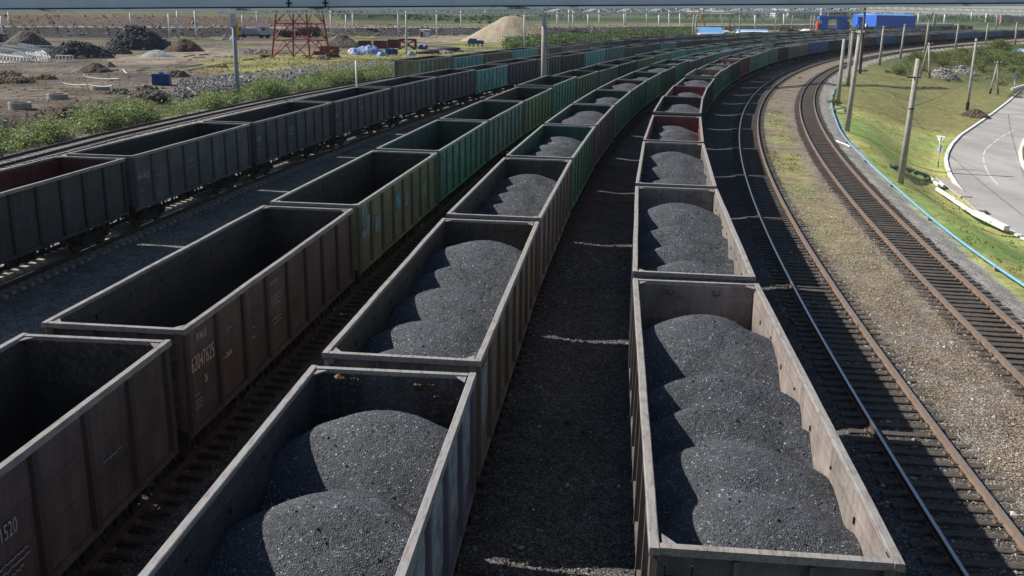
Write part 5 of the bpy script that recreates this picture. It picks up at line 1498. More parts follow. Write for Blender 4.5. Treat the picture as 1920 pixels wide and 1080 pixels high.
def box_frame(px, py, wpx, hpx, dm, label, mat, name='scrap_container', cat='container', rz=0.0, open_=False, dark=True):
    p, s = m_at(px, py); w = wpx * s; h = hpx * s; o = thing(name, label, cat, p, rz)
    mb = MB(); t = .08
    if not open_:
        for y in (0, dm): mb.box((0, y, h/2), (w, t, h))
        for x in (-w/2, w/2): mb.box((x, dm/2, h/2), (t, dm, h))
        mb.box((0, dm/2, .15), (w, dm, .1)); mb.build('walls', M[mat], o)
        mb = MB(); n = max(3, int(w / .7))
        for k in range(n + 1): mb.box((-w/2 + w*k/n, -.07, h/2), (.12, .10, h))
        mb.box((0, -.075, h - .08), (w + .1, .12, .16)); mb.build('ribs', M[mat], o)
    else:
        for x in (-w/2, w/2):
            for y in (0, dm): mb.bar((x, y, 0), (x, y, h), .3)
        for y in (0, dm): mb.bar((-w/2, y, h), (w/2, y, h), .35)
        for x in (-w/2, w/2): mb.bar((x, 0, h), (x, dm, h), .3)
        mb.build('frame', M[mat], o)
        mb = MB()
        for y in (0, dm): mb.bar((-w/2, y, 0), (w/2, y, h), .22); mb.bar((w/2, y, 0), (-w/2, y, h), .22)
        mb.build('bracing', M[mat], o)
    return o
box_frame(712, 91, 22, 14, 2.5, 'rusty red steel container left of the grey pole in the scrap', 'scrap_red')
box_frame(738, 90, 22, 15, 2.5, 'rusty red steel container right beside the grey pole in the scrap', 'scrap_red', rz=.06)
box_frame(682, 90, 20, 13, 2.5, 'dark red steel container behind the blue tarpaulin heap', 'scrap_red', rz=-.08)
box_frame(763, 93, 30, 18, 2.6, 'open red steel frame right of the red containers', 'scrap_red', 'steel_frame', 'steel frame', 0, True)
box_frame(617, 100, 34, 12, 3.0, 'low rusty skip below the grassy bank by the tower', 'rust', 'rusty_skip', 'skip', .1)
box_frame(597, 104, 20, 7, 2.0, 'low rusty tray at the right foot of the tower', 'rust', 'rusty_skip', 'skip', 0)
box_frame(496, 108, 16, 4, 1.5, 'dark low box at the left foot of the tower', 'galv_dark', 'low_box', 'box', 0)
mound('tarpaulin_heap', 688, 103, 74, 86, 'tarp', 'heap of blue and white tarpaulin in front of the red containers', 'tarpaulin heap', .9, .2, .5, 21)
mound('tarpaulin_heap', 735, 103, 28, 91, 'tarp', 'small blue tarpaulin heap at the foot of the grey steel pole', 'tarpaulin heap', .8, .2, .5, 22)
mound('tarpaulin_heap', 662, 100, 26, 90, 'white', 'crumpled white sheeting at the left end of the tarpaulin heap', 'tarpaulin heap', .9, .2, .5, 41)
mound('tarpaulin_heap', 716, 106, 30, 97, 'tarp', 'low blue and white tarpaulin between the large heap and the drums', 'tarpaulin heap', .9, .2, .5, 42)
mound('tarpaulin_heap', 772, 104, 22, 97, 'tarp', 'low blue tarpaulin right of the grey steel pole', 'tarpaulin heap', .9, .2, .5, 43)
mound('scrap_heap', 828, 100, 60, 94, 'h_rubble', 'low pale rubble among the black pipes', 'scrap heap', .9, .2, .4, 44)
mound('scrap_heap', 605, 112, 44, 103, 'h_rubble', 'low pale scrap at the right foot of the tower', 'scrap heap', .9, .2, .4, 45)
mound('earth_heap', 330, 146, 70, 132, 'h_brown', 'low brown earth heap behind the blue tank', 'earth heap', .6, .2, .6, 46, 80, (.12, .10, .08))
mound('earth_heap', 85, 150, 60, 140, 'h_brown', 'low brown earth ridge left of the small brown heap', 'earth heap', .6, .2, .6, 47, 60, (.11, .09, .07))
mound('rubble_heap', 480, 100, 70, 93, 'h_rubble', 'low pale rubble between the grey pole and the tower', 'rubble heap', .8, .2, .5, 48, 100, (.24, .22, .2))
mound('tarpaulin', 684, 65, 44, 58.5, 'tarp', 'flat blue tarpaulin on the ground at the embankment foot', 'tarpaulin', .6, .3, .5, 23)
mound('tarpaulin', 1512, 60, 34, 54.5, 'white', 'white tarpaulin left of the blue straddle machine', 'tarpaulin', .5, .3, .4, 24)
mound('scrap_heap', 625, 108, 40, 93, 'rust', 'brown scrap heap right of the red lattice tower', 'scrap heap', .9, .2, .5, 25)
for x, y, wp, m_ in ((666, 87, 8, 'concrete'), (679, 87, 9, 'green_paint'), (690, 88, 7, 'galv'), (700, 92, 7, 'concrete')):
    drum(x, y, wp, 9, {666: 'pale round tank end left in the scrap row', 679: 'greenish round tank end in the scrap row', 690: 'grey round tank end in the scrap row', 700: 'pale small tank end right in the scrap row'}[x], m_, True)
for k, (x, lb) in enumerate(((726, 'leftmost of three blue drums by the grey steel pole'), (734, 'middle of three blue drums by the grey steel pole'), (742, 'rightmost of three blue drums by the grey steel pole'))):
    drum(x, 103, 8, 11, lb, 'blue_dark')
def pipe_bundle(px, py, L, n, rz, label, mat, r=.28):
    p, s = m_at(px, py); o = thing('pipe_bundle', label, 'pipe bundle', p, rz); q = np.random.default_rng(int(px))
    k = 0; row = n; z = r; 
    while k < n and row > 0:
        for i in range(row):
            if k >= n: break
            mb = MB(); y = (i - row/2) * 2.1 * r + q.normal(0, .05); a = q.normal(0, .05)
            mb.tube([(-L/2 + q.normal(0, .3), y - a * L/2, z), (L/2 + q.normal(0, .3), y + a * L/2, z)], r, 10); mb.build('pipe', M[mat], o, True); k += 1
        row = max(1, row // 2); z += 1.8 * r
pipe_bundle(803, 101, 4.5, 5, .15, 'dark green pipes lying right of the grey steel pole', 'galv_dark', .38)
pipe_bundle(835, 96, 6, 7, -.08, 'stack of black pipes in front of the sand pile road', 'galv_dark', .4)
pipe_bundle(790, 92, 1.6, 2, 1.2, 'blue pipe ends standing left of the black pipe stack', 'blue_dark', .5)
pipe_bundle(848, 97, 4, 3, .3, 'white and grey pipes beside the black pipe stack', 'galv', .2)
def scrap_beams():
    p, s = m_at(1073, 64); o = thing('scrap_beams', 'rusty scrap beams piled behind the green thicket', 'scrap heap', p); q = np.random.default_rng(3)
    for k in range(34):
        x = q.uniform(-37, 37) * s; z = q.uniform(.3, 1.0) * (9 - .12 * abs(x / s)) * s * .8; a = q.uniform(-.5, .5); L = q.uniform(5, 22) * s
        mb = MB(); mb.bar((x - L/2, q.uniform(-1.5, 1.5), z - a * L * .2), (x + L/2, q.uniform(-1.5, 1.5), z + a * L * .2), q.uniform(.3, .9), q.uniform(.3, .7)); mb.build('beam', M['rust' if k % 3 else 'scrap_red'], o)
scrap_beams()
def trailer():
    p, s = m_at(891, 88); w = 29 * s; o = thing('blue_machine', 'dark blue machine on legs at the foot of the sand pile', 'machine', p, -.15)
    mb = MB(); mb.box((0, .8, 1.15), (w, 1.5, .8)); mb.box((-w * .2, .8, 1.7), (w * .45, 1.3, .5)); mb.build('body', M['blue_dark'], o)
    for x in (-w * .42, -w*.15, w * .15, w * .42):
        mb = MB(); mb.box((x, .2, .4), (.14, .14, .8)); mb.box((x, 1.4, .4), (.14, .14, .8)); mb.build('leg', M['galv_dark'], o)
trailer()
def shed():
    p, s = m_at(796, 70); w = 17 * s; o = thing('white_shed', 'small white shed with a flat roof near the embankment foot', 'shed', p, -.1)
    mb = MB(); mb.box((-w * .28, 1.2, 1.1), (w * .45, 2.4, 2.2)); mb.box((w * .2, 1.5, .9), (w * .5, 2, 1.4)); mb.build('walls', M['whitewash'], o)
    mb = MB(); mb.box((0, 1.2, 2.3), (w * 1.1, 2.9, .15)); mb.build('roof', M['white'], o)
    mb = MB(); mb.box((-w * .3, -.02, .9), (.9, .05, 1.6)); mb.build('door', M['galv_dark'], o)
shed()

def gantry():
    A = atg(1303, 60); B = atg(1353, 57); T0 = up(1289, 24, A[1]); T1 = up(1373, 24, B[1])
    o = thing('gantry_crane', 'cream gantry crane with yellow legs beyond the far trains', 'gantry crane', A); d = (T1 - T0) / np.linalg.norm(T1 - T0); n = np.array([-d[1], d[0], 0])
    mb = MB()
    for q in (-.9, .9): mb.bar(T0 - A + n * q + np.array([0, 0, .3]), T1 - A + n * q + np.array([0, 0, .3]), .8, 1.2)
    mb.build('bridge_beam', M['cream'], o)
    for px0, px1, m_, w_ in ((1309, 1296, 'cream', .5), (1313, 1316, 'yellow', .7), (1351, 1341, 'cream', .45), (1356, 1361, 'cream', .35)):
        mb = MB(); a = up(px0, 24, A[1]) - A; b = atg(px1, 58) - A; b[1] = 0; mb.bar(a, b, w_); mb.build('leg', M[m_], o)
    mb = MB(); c = up(1317, 31, A[1]) - A; mb.box(c, (1.5, 1.5, 1.8)); mb.build('operator_cab', M['yellow'], o)
gantry()
def hut(px, py, wpx, hpx, dm, label, rz=0.1, rm='sky_roof', rise=1.6):
    p, s = m_at(px, py); w = wpx * s; h = hpx * s; o = thing('hut', label, 'hut', p, rz)
    mb = MB(); mb.box((0, dm/2, h/2), (w, dm, h)); mb.slab([(0, h), (dm, h), (dm/2, h + rise * .92)], 'x', -w/2, w/2); mb.build('walls', M['whitewash'], o)
    mb = MB(); e = .5
    mb.add([(-w/2 - e, -e, h - .3), (w/2 + e, -e, h - .3), (w/2 + e, dm/2, h + rise), (-w/2 - e, dm/2, h + rise), (-w/2 - e, dm + e, h - .3), (w/2 + e, dm + e, h - .3),
            (-w/2 - e, -e, h - .42), (w/2 + e, -e, h - .42), (w/2 + e, dm/2, h + rise - .12), (-w/2 - e, dm/2, h + rise - .12), (-w/2 - e, dm + e, h - .42), (w/2 + e, dm + e, h - .42)],
           [(0, 1, 2, 3), (3, 2, 5, 4), (7, 6, 9, 8), (8, 9, 10, 11), (0, 6, 7, 1), (4, 5, 11, 10), (0, 3, 9, 6), (3, 4, 10, 9), (1, 7, 8, 2), (2, 8, 11, 5)]); mb.build('roof', M[rm], o)
    for x in (-w * .3, 0, w * .3):
        mb = MB(); mb.box((x, -.03, h * .55), (1.0, .06, 1.0)); mb.build('window', M['glass'], o)
hut(1336, 71, 46, 8, 8, 'hut with a pale blue gable roof behind the far trains', .25, rise=2.2)
hut(1414, 66, 56, 5, 7, 'long low hut with a pale blue roof right of the gabled one', .12, rise=1.2)
hut(1360, 67, 12, 8, 4, 'small grey hut between the two pale blue roofs', .1, 'galv', .3)
hut(1925, 102, 40, 5, 6, 'low building with a pale blue roof behind the shrubs at the right edge', 0, 'blue_pipe', 1.0)
mb = MB(); A = up(1463, 52.5, 430); B = up(1496, 57.5, 430); mb.bar(A, B, .7, .5); mb.bar(A + np.array([0, 0, -1.0]), B, .4); g_ = A.copy(); g_[2] = float(gz(A[None])[0]); mb.bar(A, g_, .5); mb.bar(B, np.array([B[0], B[1], float(gz(B[None])[0])]), .5)
tag(mb.build('conveyor_boom', M['galv_dark']), 'slanting black boom beyond the far trains left of the blue machine', 'boom')

def straddle():
    p, s = m_at(1562, 61); o = thing('wagon_tippler', 'tall blue steel machine with red wheels beyond the far trains', 'machine', p, -.05)
    X = lambda px: (px - 1562) * s
    Z = lambda py: (61 - py) * s
    for a, b in ((1540, 1552), (1572, 1587)):
        mb = MB(); mb.box((X((a + b) / 2), 3, Z(47)), ((b - a) * s, 5, 27 * s)); mb.build('tower', M['blue_mach'], o)
    mb = MB(); mb.box((0, 3, Z(34.5)), (54 * s, 5.6, 5 * s)); mb.box((0, 3, Z(57)), (30 * s, 3, 6 * s)); mb.build('crossbeam', M['blue_mach'], o)
    mb = MB()
    for x in (1550, 1558, 1566, 1574, 1583): mb.box((X(x), 1, Z(24)), (2.2 * s, .6, 16 * s)); mb.box((X(x), 5, Z(24)), (2.2 * s, .6, 16 * s))
    for y in (18, 23): mb.box((X(1566), 3, Z(y)), (36 * s, 5, 1.8 * s))
    mb.build('upper_frame', M['blue_mach'], o)
    mb = MB(); mb.box((X(1563), .2, Z(30)), (27 * s, .5, 3 * s)); mb.box((X(1551), .2, Z(28)), (2.5 * s, .6, 7 * s)); mb.box((X(1575), .2, Z(28)), (2.5 * s, .6, 7 * s)); mb.build('yellow_beam', M['yellow'], o)
    for x in (1535, 1590):
        mb = MB(); R = 8.5 * s
        mb.tube([(X(x) - .6, 3, Z(49)), (X(x) + .6, 3, Z(49))], R, 24); mb.tube([(X(x) - .8, 3, Z(49)), (X(x) + .8, 3, Z(49))], R * .3, 14); mb.build('red_wheel', M['orange'], o)
    mb = MB()
    for x in (1556, 1560, 1564, 1568): mb.box((X(x), 2, Z(43)), (.35, .35, 12 * s))
    mb.build('hangers', M['cream'], o)
    p, s = m_at(1613, 57); o = thing('control_cabin', 'small blue cabin on posts left of the blue shed', 'cabin', p)
    mb = MB(); mb.box((0, 2, 17 * s), (13 * s, 3.5, 15 * s)); mb.build('cabin_body', M['blue'], o)
    mb = MB(); mb.box((0, .2, 19 * s), (5 * s, .1, 6 * s)); mb.build('window', M['glass'], o)
    for x in (-5 * s, 5 * s):
        mb = MB(); mb.box((x, 1, 5 * s), (.5, .5, 10 * s)); mb.box((x, 3, 5 * s), (.5, .5, 10 * s)); mb.build('leg', M['blue_mach'], o)
straddle()

def blue_shed():
    A = atg(1641, 58); s = proj(A)[2] / FPX; h = 28.5 * s; L = 73 * s; dpt = 20.0
    rz = -.02; o = thing('blue_shed', 'big bright blue sheet-metal shed beyond the trains', 'shed', A, rz)
    q = 8.0
    mb = MB(); P = [(0, 0), (L, 0), (L - 1, dpt), (-q, dpt)]
    mb.prism(P, 0, h); mb.build('walls', M['blue'], o)
    mb = MB(); ov = .06; mb.add([(-ov, -ov, h), (L + ov, -ov, h), (L - 1 + ov, dpt + ov, h), (-q - ov, dpt + ov, h), (-q*.45, dpt*.5, h + .9), (L - .4, dpt*.5, h + .9)], [(0, 1, 5, 4), (1, 2, 5), (2, 3, 4, 5), (3, 0, 4)]); mb.build('roof', mat_simple('light_blue_roof', (.10, .28, .75), (.08, .23, .65), 1, .4, .05), o)
    mb = MB(); mb.box((L/2, -.07, h - .55), (L + .1, .12, 1.1)); mb.box((.5, -.07, h/2), (1.0, .12, h)); mb.build('light_trim', M['blue'], o)
    n = 14
    mb = MB()
    for k in range(1, n): mb.box((L * k / n, -.03, h/2 - .6), (.10, .05, h - 1.2))
    mb.build('cladding_ribs', M['blue'], o)
    mb = MB(); mb.box((-q * .45, dpt * .45 - .4, 2.0), (.2, 4.0, 4.0)); k = mb.build('door', M['whitewash'], o)
blue_shed()
def brick_building():
    A = atg(1876, 44); s = proj(A)[2] / FPX; h = 14 * s; o = thing('brick_building', 'red brick building with pale roof edges at the right edge', 'building', A, -.3)
    mb = MB(); mb.box((9 * s, 5, h/2), (18 * s, 10, h)); mb.box((36 * s, 6, h/2 - .4), (34 * s, 9, h - .8)); mb.build('wall', M['brick'], o)
    mb = MB(); mb.box((9 * s, 5, h + .3), (19 * s, 11, .6)); mb.box((36 * s, 6, h - .2), (35 * s, 10, .5)); mb.build('roof', M['concrete'], o)
    for k in range(5):
        mb = MB(); mb.box(((22 + k * 6.5) * s, 1.45, h * .55), (3.4 * s, .1, h * .35)); f = mb.build('window', M['white'], o)
        mb = MB(); mb.box(((22 + k * 6.5) * s, 1.38, h * .55), (2.6 * s, .05, h * .28)); mb.build('pane', M['glass'], f)
brick_building()

def locomotive():
    best = None
    for a in np.arange(20, PH.g[-1] - 20, 1.0):
        p = PH.pos(a)[0]; q = proj((p[0], p[1], 2))
        if p[1] > 300 and (best is None or abs(q[0] - 1800) < best[0]): best = (abs(q[0] - 1800), a)
    a = best[1]; c = PH.pos(a)[0]; t = PH.tan(a)[0]
    for w, s_, _, _ in list(WAGONS['H']):
        if abs(s_ - a) < 17.5: bpy.data.objects.remove(w)
    o = thing('locomotive', 'dark locomotive with a tan cab on the farthest track', 'locomotive', (c[0], c[1], 0), math.atan2(t[1], t[0]) - PI/2)
    mb = MB(); mb.box((0, 1, 2.6), (2.7, 15, 2.6)); mb.build('hood', M['galv_dark'], o)
    mb = MB(); mb.box((0, -8.2, 2.9), (3.0, 3.2, 3.4)); mb.build('cab', M['cream'], o)
    mb = MB(); mb.box((1.52, -8.2, 3.6), (.06, 1.8, 1.0)); mb.build('window', M['glass'], o)
    mb = MB(); mb.box((0, -9.83, 3.6), (2.2, .06, 1.0)); mb.build('window', M['glass'], o)
    mb = MB(); mb.box((0, 0, 1.1), (2.9, 19.5, .4)); mb.build('frame', M['orange'], o)
    for y in (-6, 6):
        g = nobj('bogie', BGM, o); g.location = (0, y, 0)
        for q in (-.925, .925):
            w = nobj('wheelset', WSM, g); w.location = (0, q, .475)
locomotive()

# ------------------------------------------------------------------ fence on the far bank, city beyond
def fence():
    px = [(640, 37), (760, 37.5), (900, 38), (1040, 39), (1180, 41), (1320, 43.5), (1440, 45.5), (1535, 47)]
    P = [atg(*p) for p in px]; Q = dense(P, 3.0); z = gz(Q)
    o = thing('mesh_fence', 'long grey mesh fence along the meadow behind the embankment', 'fence', (Q[0, 0], Q[0, 1], z[0])); inv = Matrix.Translation(-Vector(o.location))
    t = NT('fence_mesh'); tr = t.node('ShaderNodeBsdfTransparent'); mx = t.node('ShaderNodeMixShader'); mx.inputs[0].default_value = .5
    t.fin((.22, .26, .28), .8); t.l.new(tr.outputs[0], mx.inputs[1]); t.l.new(t.bs.outputs[0], mx.inputs[2]); t.l.new(mx.outputs[0], t.out.inputs[0])
    V = np.concatenate([np.c_[Q, z + .1][:, None], np.c_[Q, z + 2.4][:, None]], axis=1).reshape(-1, 3)
    k = nobj('mesh_panel', npmesh('mesh_panel', V, gridfaces(len(Q), 2), t.mat), o); k.matrix_parent_inverse = inv
    pm = MB(); pm.box((0, 0, 1.25), (.16, .16, 2.9)); pme = pm.mesh('fence_post', M['concrete'])
    for i in range(0, len(Q), max(1, len(Q) // 95)):
        k = nobj('fence_post', pme, o); k.matrix_parent_inverse = inv; k.matrix_basis = Matrix.Translation((Q[i, 0], Q[i, 1], z[i]))
fence()
def city():
    r = np.random.default_rng(11)
    t = NT('apartment_wall'); bk = t.node('ShaderNodeTexBrick'); t.l.new(t.coord('Object'), bk.inputs[0]); sw = t.node('ShaderNodeTexWave', wave_type='BANDS', bands_direction='Z'); t.l.new(t.coord('Object'), sw.inputs[0]); sw.inputs['Scale'].default_value = .105
    col = t.mix(t.ramp(sw.outputs[1], [(.55, 0.0), (.62, 1.0)]), t.mix(1.0, (.62, .60, .58), t.node('ShaderNodeObjectInfo').outputs['Color'], 'MULTIPLY'), (.22, .25, .30)); mt = t.fin(col, .8)
    for k in range(110):
        px = r.uniform(1040, 1600); y = r.uniform(1500, 2600)
        base = up(px, 30, y); base[2] = float(gz(base[None])[0])
        w, h, dd = r.uniform(16, 60), r.choice([14, 16, 18, 28]) * r.uniform(.8, 1.2), 13
        mb = MB(); mb.box((0, 0, h/2), (w, dd, h)); mb.box((0, 0, h + .4), (w * .98, dd * .96, .8), 1); mb.box((r.uniform(-.3, .3) * w, 0, h + 1.6), (4, 4, 2.0), 1)
        for q in range(3): mb.box((-w * .35 + q * w * .35, -dd/2 - .4, h/2), (2.5, .8, h * .9))
        o = mb.build('apartment_block', [mt, M['concrete']]); o.location = base; o.rotation_euler.z = r.uniform(-.6, .6); g = r.uniform(.75, 1.2); o.color = (g, g * r.uniform(.92, 1.02), g * r.uniform(.9, 1.08), 1)
        tag(o, 'far pale apartment block in the hazy town on the horizon', 'apartment block', 'apartment blocks of the far town')
city()
# ------------------------------------------------------------------ leaves and weeds
def leaf_quads(C, size, r, updir=.35):
    """one small bent leaf spray (quad) per point"""
    n = len(C)
    a = r.uniform(0, 2 * PI, n); t = r.uniform(-1.0, 1.0, n)
    d = np.c_[np.cos(a), np.sin(a), t * .8 + updir]; d /= np.linalg.norm(d, axis=1)[:, None]
    q = np.cross(d, r.normal(0, 1, (n, 3))); q /= np.linalg.norm(q, axis=1)[:, None]
    s = np.asarray(size) * np.exp(r.normal(0, .3, n))
    L = d * s[:, None]; W = q * (s * .36)[:, None]
    V = np.stack([C - L * .5, C + W, C + L * .5, C - W], 1).reshape(-1, 3)
    F = np.arange(n * 4).reshape(-1, 4)
    return V, F
def plant_mesh(name, blobs, seed, leaf, dens, cols, mat='leaf'):
    """blobs: (x,y,z,rx,ry,rz) foliage volumes; leaves sit through the volume, denser to its surface"""
    r = np.random.default_rng(seed); C = []; T = []
    for (x, y, z, rx, ry, rz) in blobs:
        n = max(8, int(dens * (rx * ry * rz) ** (2 / 3) / leaf ** 2 * 4.0))
        d = r.normal(0, 1, (n, 3)); d /= np.linalg.norm(d, axis=1)[:, None]
        rad = r.uniform(.25, 1, n) ** .5
        C.append(np.c_[x + d[:, 0] * rad * rx, y + d[:, 1] * rad * ry, z + d[:, 2] * rad * rz])
        c = np.asarray(cols[r.integers(0, len(cols))]); T.append(c[None] * np.exp(r.normal(0, .22, (n, 1))) * (1 + r.normal(0, .06, (n, 3))))
    C = np.concatenate(C); T = np.clip(np.concatenate(T), .008, .6)
    V, F = leaf_quads(C, leaf, r)
    return npmesh(name, V, F, M[mat], False, {'tint': np.repeat(T, 4, 0)})

WEED = [(.19, .265, .09), (.24, .31, .12), (.14, .21, .075), (.28, .34, .15), (.11, .16, .06), (.30, .28, .10), (.25, .31, .18)]
SHRUB = [(.12, .165, .056), (.16, .21, .07), (.09, .13, .047), (.20, .225, .075), (.23, .22, .08)]
THICK = [(.085, .135, .055), (.11, .165, .065), (.065, .105, .042), (.135, .175, .07)]

def weeds_left():
    r = np.random.default_rng(31); B = []
    S = PG.g; P = PG.P; T = PG.T; N = np.c_[T[:, 1], -T[:, 0]]
    n = 0
    while n < 3200:
        i = r.integers(0, len(P)); y = P[i, 1]
        if y < 46 or y > 172: continue
        far = ss(46, 75, y)
        o = -1.9 - abs(r.normal(0, 1)) * (1.7 + .3 * far) - r.uniform(0, 1.5)
        if o < -6.3: continue
        if vn(P[i, 0], P[i, 1] + o, 3.5, 3) < .37 and r.random() < .8: continue
        p = P[i] + N[i] * o
        h = r.uniform(.4, 1.15) * (1 + .35 * far) * (.35 + 1.25 * vn(p[0], p[1], 3, 7)); w = h * r.uniform(.45, .8)
        z = float(-.35 + 1.2 * ss(-51.5, -56.5, lat(p[None])[0][0]))
        for k in range(2): B.append((p[0] + r.normal(0, .25), p[1] + r.normal(0, .25), z + h * (.35 + .45 * k), w * (1 - .35 * k), w * (1 - .35 * k), h * .42))
        n += 1
    tag(nobj('weeds', plant_mesh('weeds', B, 5, .15, .42, WEED)), kind='stuff')
weeds_left()

def thicket():
    r = np.random.default_rng(32); B = []
    px = r.uniform(948, 1300, 900); py = np.interp(px, [948, 1000, 1100, 1200, 1300], [96, 92, 86, 80, 76]) - r.uniform(0, 9, 900)
    PP = atgs(px, py); UU = lat(PP)[0]
    for p, u in zip(PP, UU):
        if u > -40.5: continue
        s = proj(p)[2] / FPX; h = r.uniform(9, 22) * s * (.7 + .6 * vn(p[0], p[1], 6, 2)); w = h * r.uniform(.5, .8)
        B.append((p[0], p[1], p[2] + h * .5, w, w, h * .55))
    tag(nobj('willow_thicket', plant_mesh('willow_thicket', B, 6, .42, .8, THICK)), kind='stuff')
thicket()

def shrub(px, py, wpx, hpx, label, seed, cols=SHRUB, leaf=None, grp='shrubs on the right beyond the grass bank'):
    p = atg(px, py); s = proj(p)[2] / FPX; w = wpx * s / 2; h = hpx * s; r = np.random.default_rng(seed)
    o = thing('shrub', label, 'shrub', p, 0, grp); B = []
    for k in range(int(r.integers(15, 22))):
        a = r.uniform(0, 2 * PI); q = r.uniform(.1, .95) ** .7 * w; zz = r.uniform(.15, .80) * h * (1.1 - .6 * q / w); br = r.uniform(.24, .46)
        B.append((q * math.cos(a), q * math.sin(a) * .8, zz, w * br, w * br, h * br * .6))
    nobj('crown', plant_mesh('crown', B, seed, leaf or max(.13, 1.5 * s), 1.6, cols), o)
    mb = MB()
    for k in range(4): mb.tube([(r.normal(0, .1), r.normal(0, .1), -.1), (B[k][0] * .6, B[k][1] * .6, B[k][2] * .8)], [.05 * h * .4, .02], 6)
    mb.build('stem', M['bark'], o)
SH = [(1562, 196, 26, 15, 'dark small shrub at the track edge beside the plain concrete pole', 1), (1690, 141, 34, 24, 'isolated dark shrub on the dry grass bank', 2), (1712, 116, 38, 22, 'shrub left of the slim pole at the end of the shrub belt', 3),
      (1752, 118, 44, 28, 'bushy shrub just right of the left strutted pole top', 4), (1768, 125, 30, 20, 'yellow-green shrub in front of the shrub belt', 5), (1790, 112, 44, 24, 'dark shrub in the middle of the shrub belt', 6), (1815, 122, 36, 22, 'green shrub left of the tarred pole', 7),
      (1838, 112, 42, 26, 'tall shrub right behind the tarred pole', 8), (1866, 100, 60, 32, 'largest dark shrub at the top of the belt', 9), (1862, 122, 42, 24, 'olive shrub below the largest dark shrub', 10), (1890, 112, 36, 24, 'shrub right of the largest dark shrub', 11),
      (1912, 122, 40, 24, 'shrub under the pale blue roof at the right edge', 12), (1916, 148, 44, 30, 'shrub at the right edge above the small sign', 13), (1896, 136, 26, 16, 'low shrub left of the right-edge shrub', 14), (1845, 136, 24, 14, 'low shrub beside the tarred pole at mid height', 15),
      (1880, 160, 22, 12, 'low dry shrub right of the right strutted pole', 16), (1905, 186, 36, 22, 'shrub at the bend of the far road kerb', 17), (1836, 128, 22, 12, 'small dark shrub left of the low shrub', 18), (1730, 132, 20, 13, 'small shrub left of the strutted pole in rubble', 19), (1782, 132, 18, 10, 'small shrub growing in the grey rubble', 20),
      (1668, 137, 20, 10, 'low grassy shrub near the green trough', 21), (1806, 104, 34, 18, 'shrub high in the belt near a slim pole', 22), (1718, 102, 24, 12, 'low shrub on the far curve bank', 23), (1888, 92, 30, 13, 'low shrub at the top right beside the last slim pole', 24), (1775, 152, 16, 8, 'tiny shrub at the right foot of the rubble', 25)]
def undergrowth():
    r = np.random.default_rng(45); n = 1500; px = r.uniform(1655, 1930, n); py = r.uniform(92, 160, n); PP = atgs(px, py); V = lat(PP, PR2)[0]; B = []
    for p, v, a, b in zip(PP, V, px, py):
        if v < 8 or (b > 128 and vn(p[0], p[1], 14, 3) < .55) or vn(p[0], p[1], 9, 6) < .36 or (1715 < a < 1815 and b > 122): continue
        h = r.uniform(.5, 2.0) * (1.2 if b < 122 else .7); B.append((p[0], p[1], p[2] + h * .4, h * .9, h * .9, h * .5))
    tag(nobj('undergrowth', plant_mesh('undergrowth', B, 12, .26, .55, SHRUB + [(.20, .19, .07)])), kind='stuff')
undergrowth()
for px, py, w, h, lb, sd in SH:
    shrub(px, py, w, h, lb, sd + 100, SHRUB if sd != 5 else [(.17, .18, .04), (.14, .16, .04)])

def grass_tufts():
    r = np.random.default_rng(40); C = []; T = []
    def add(px0, px1, py0, py1, n, cols, test=None):
        PP = atgs(r.uniform(px0, px1, n), r.uniform(py0, py1, n)); VV = lat(PP, PR2)[0]
        for p, v in zip(PP, VV):
            if test and not test(p, v): continue
            m = 14; q = p[None] + r.normal(0, .30, (m, 3)) * np.array([1, 1, 0]); q[:, 2] = p[2] + r.uniform(.0, .07, m)
            C.append(q); T.append(np.tile(np.asarray(cols[r.integers(0, len(cols))]), (m, 1)) * np.exp(r.normal(0, .25, (m, 1))))
    road = lambda p, v: v > 3.2 and not inside(p[None, :2], ROADPOLY)[0]
    add(1560, 1920, 200, 540, 260, [(.22, .30, .075), (.19, .27, .07), (.32, .29, .10), (.28, .26, .085)], road)
    add(1580, 1920, 140, 230, 220, [(.33, .28, .10), (.27, .25, .09), (.20, .23, .075)], road)
    add(1440, 1580, 150, 360, 500, [(.32, .28, .10), (.26, .27, .085)], lambda p, v: -4.6 < v < -2.0 and vn(p[0], p[1], 5, 2) > .4)
    C = np.concatenate(C); T = np.clip(np.concatenate(T), .01, .6)
    V, F = leaf_quads(C, .11, r, 1.2)
    tag(nobj('grass_tufts', npmesh('grass_tufts', V, F, M['leaf'], False, {'tint': np.repeat(T, 4, 0)})), kind='stuff')
grass_tufts()

def yard_grass():
    r = np.random.default_rng(41); C = []; T = []
    def add(px0, px1, py0, py1, n, cols, sp, hh):
        PP = atgs(r.uniform(px0, px1, n), r.uniform(py0, py1, n)); VV = lat(PP)[0]
        for p, v in zip(PP, VV):
            if v > -52 or vn(p[0], p[1], 6, 4) < .42: continue
            m = 12; q = p[None] + r.normal(0, sp, (m, 3)) * np.array([1, 1, 0]); q[:, 2] = p[2] + r.uniform(.0, hh, m)
            C.append(q); T.append(np.tile(np.asarray(cols[r.integers(0, len(cols))]), (m, 1)) * np.exp(r.normal(0, .25, (m, 1))))
    add(380, 900, 98, 142, 900, [(.33, .30, .11), (.24, .26, .085), (.38, .33, .15)], .7, .25)
    add(600, 720, 62, 88, 350, [(.22, .26, .085), (.28, .29, .11)], .6, .3)
    C = np.concatenate(C); T = np.clip(np.concatenate(T), .01, .6)
    V, F = leaf_quads(C, .24, r, 1.0)
    tag(nobj('yard_grass', npmesh('yard_grass', V, F, M['leaf'], False, {'tint': np.repeat(T, 4, 0)})), kind='stuff')
yard_grass()

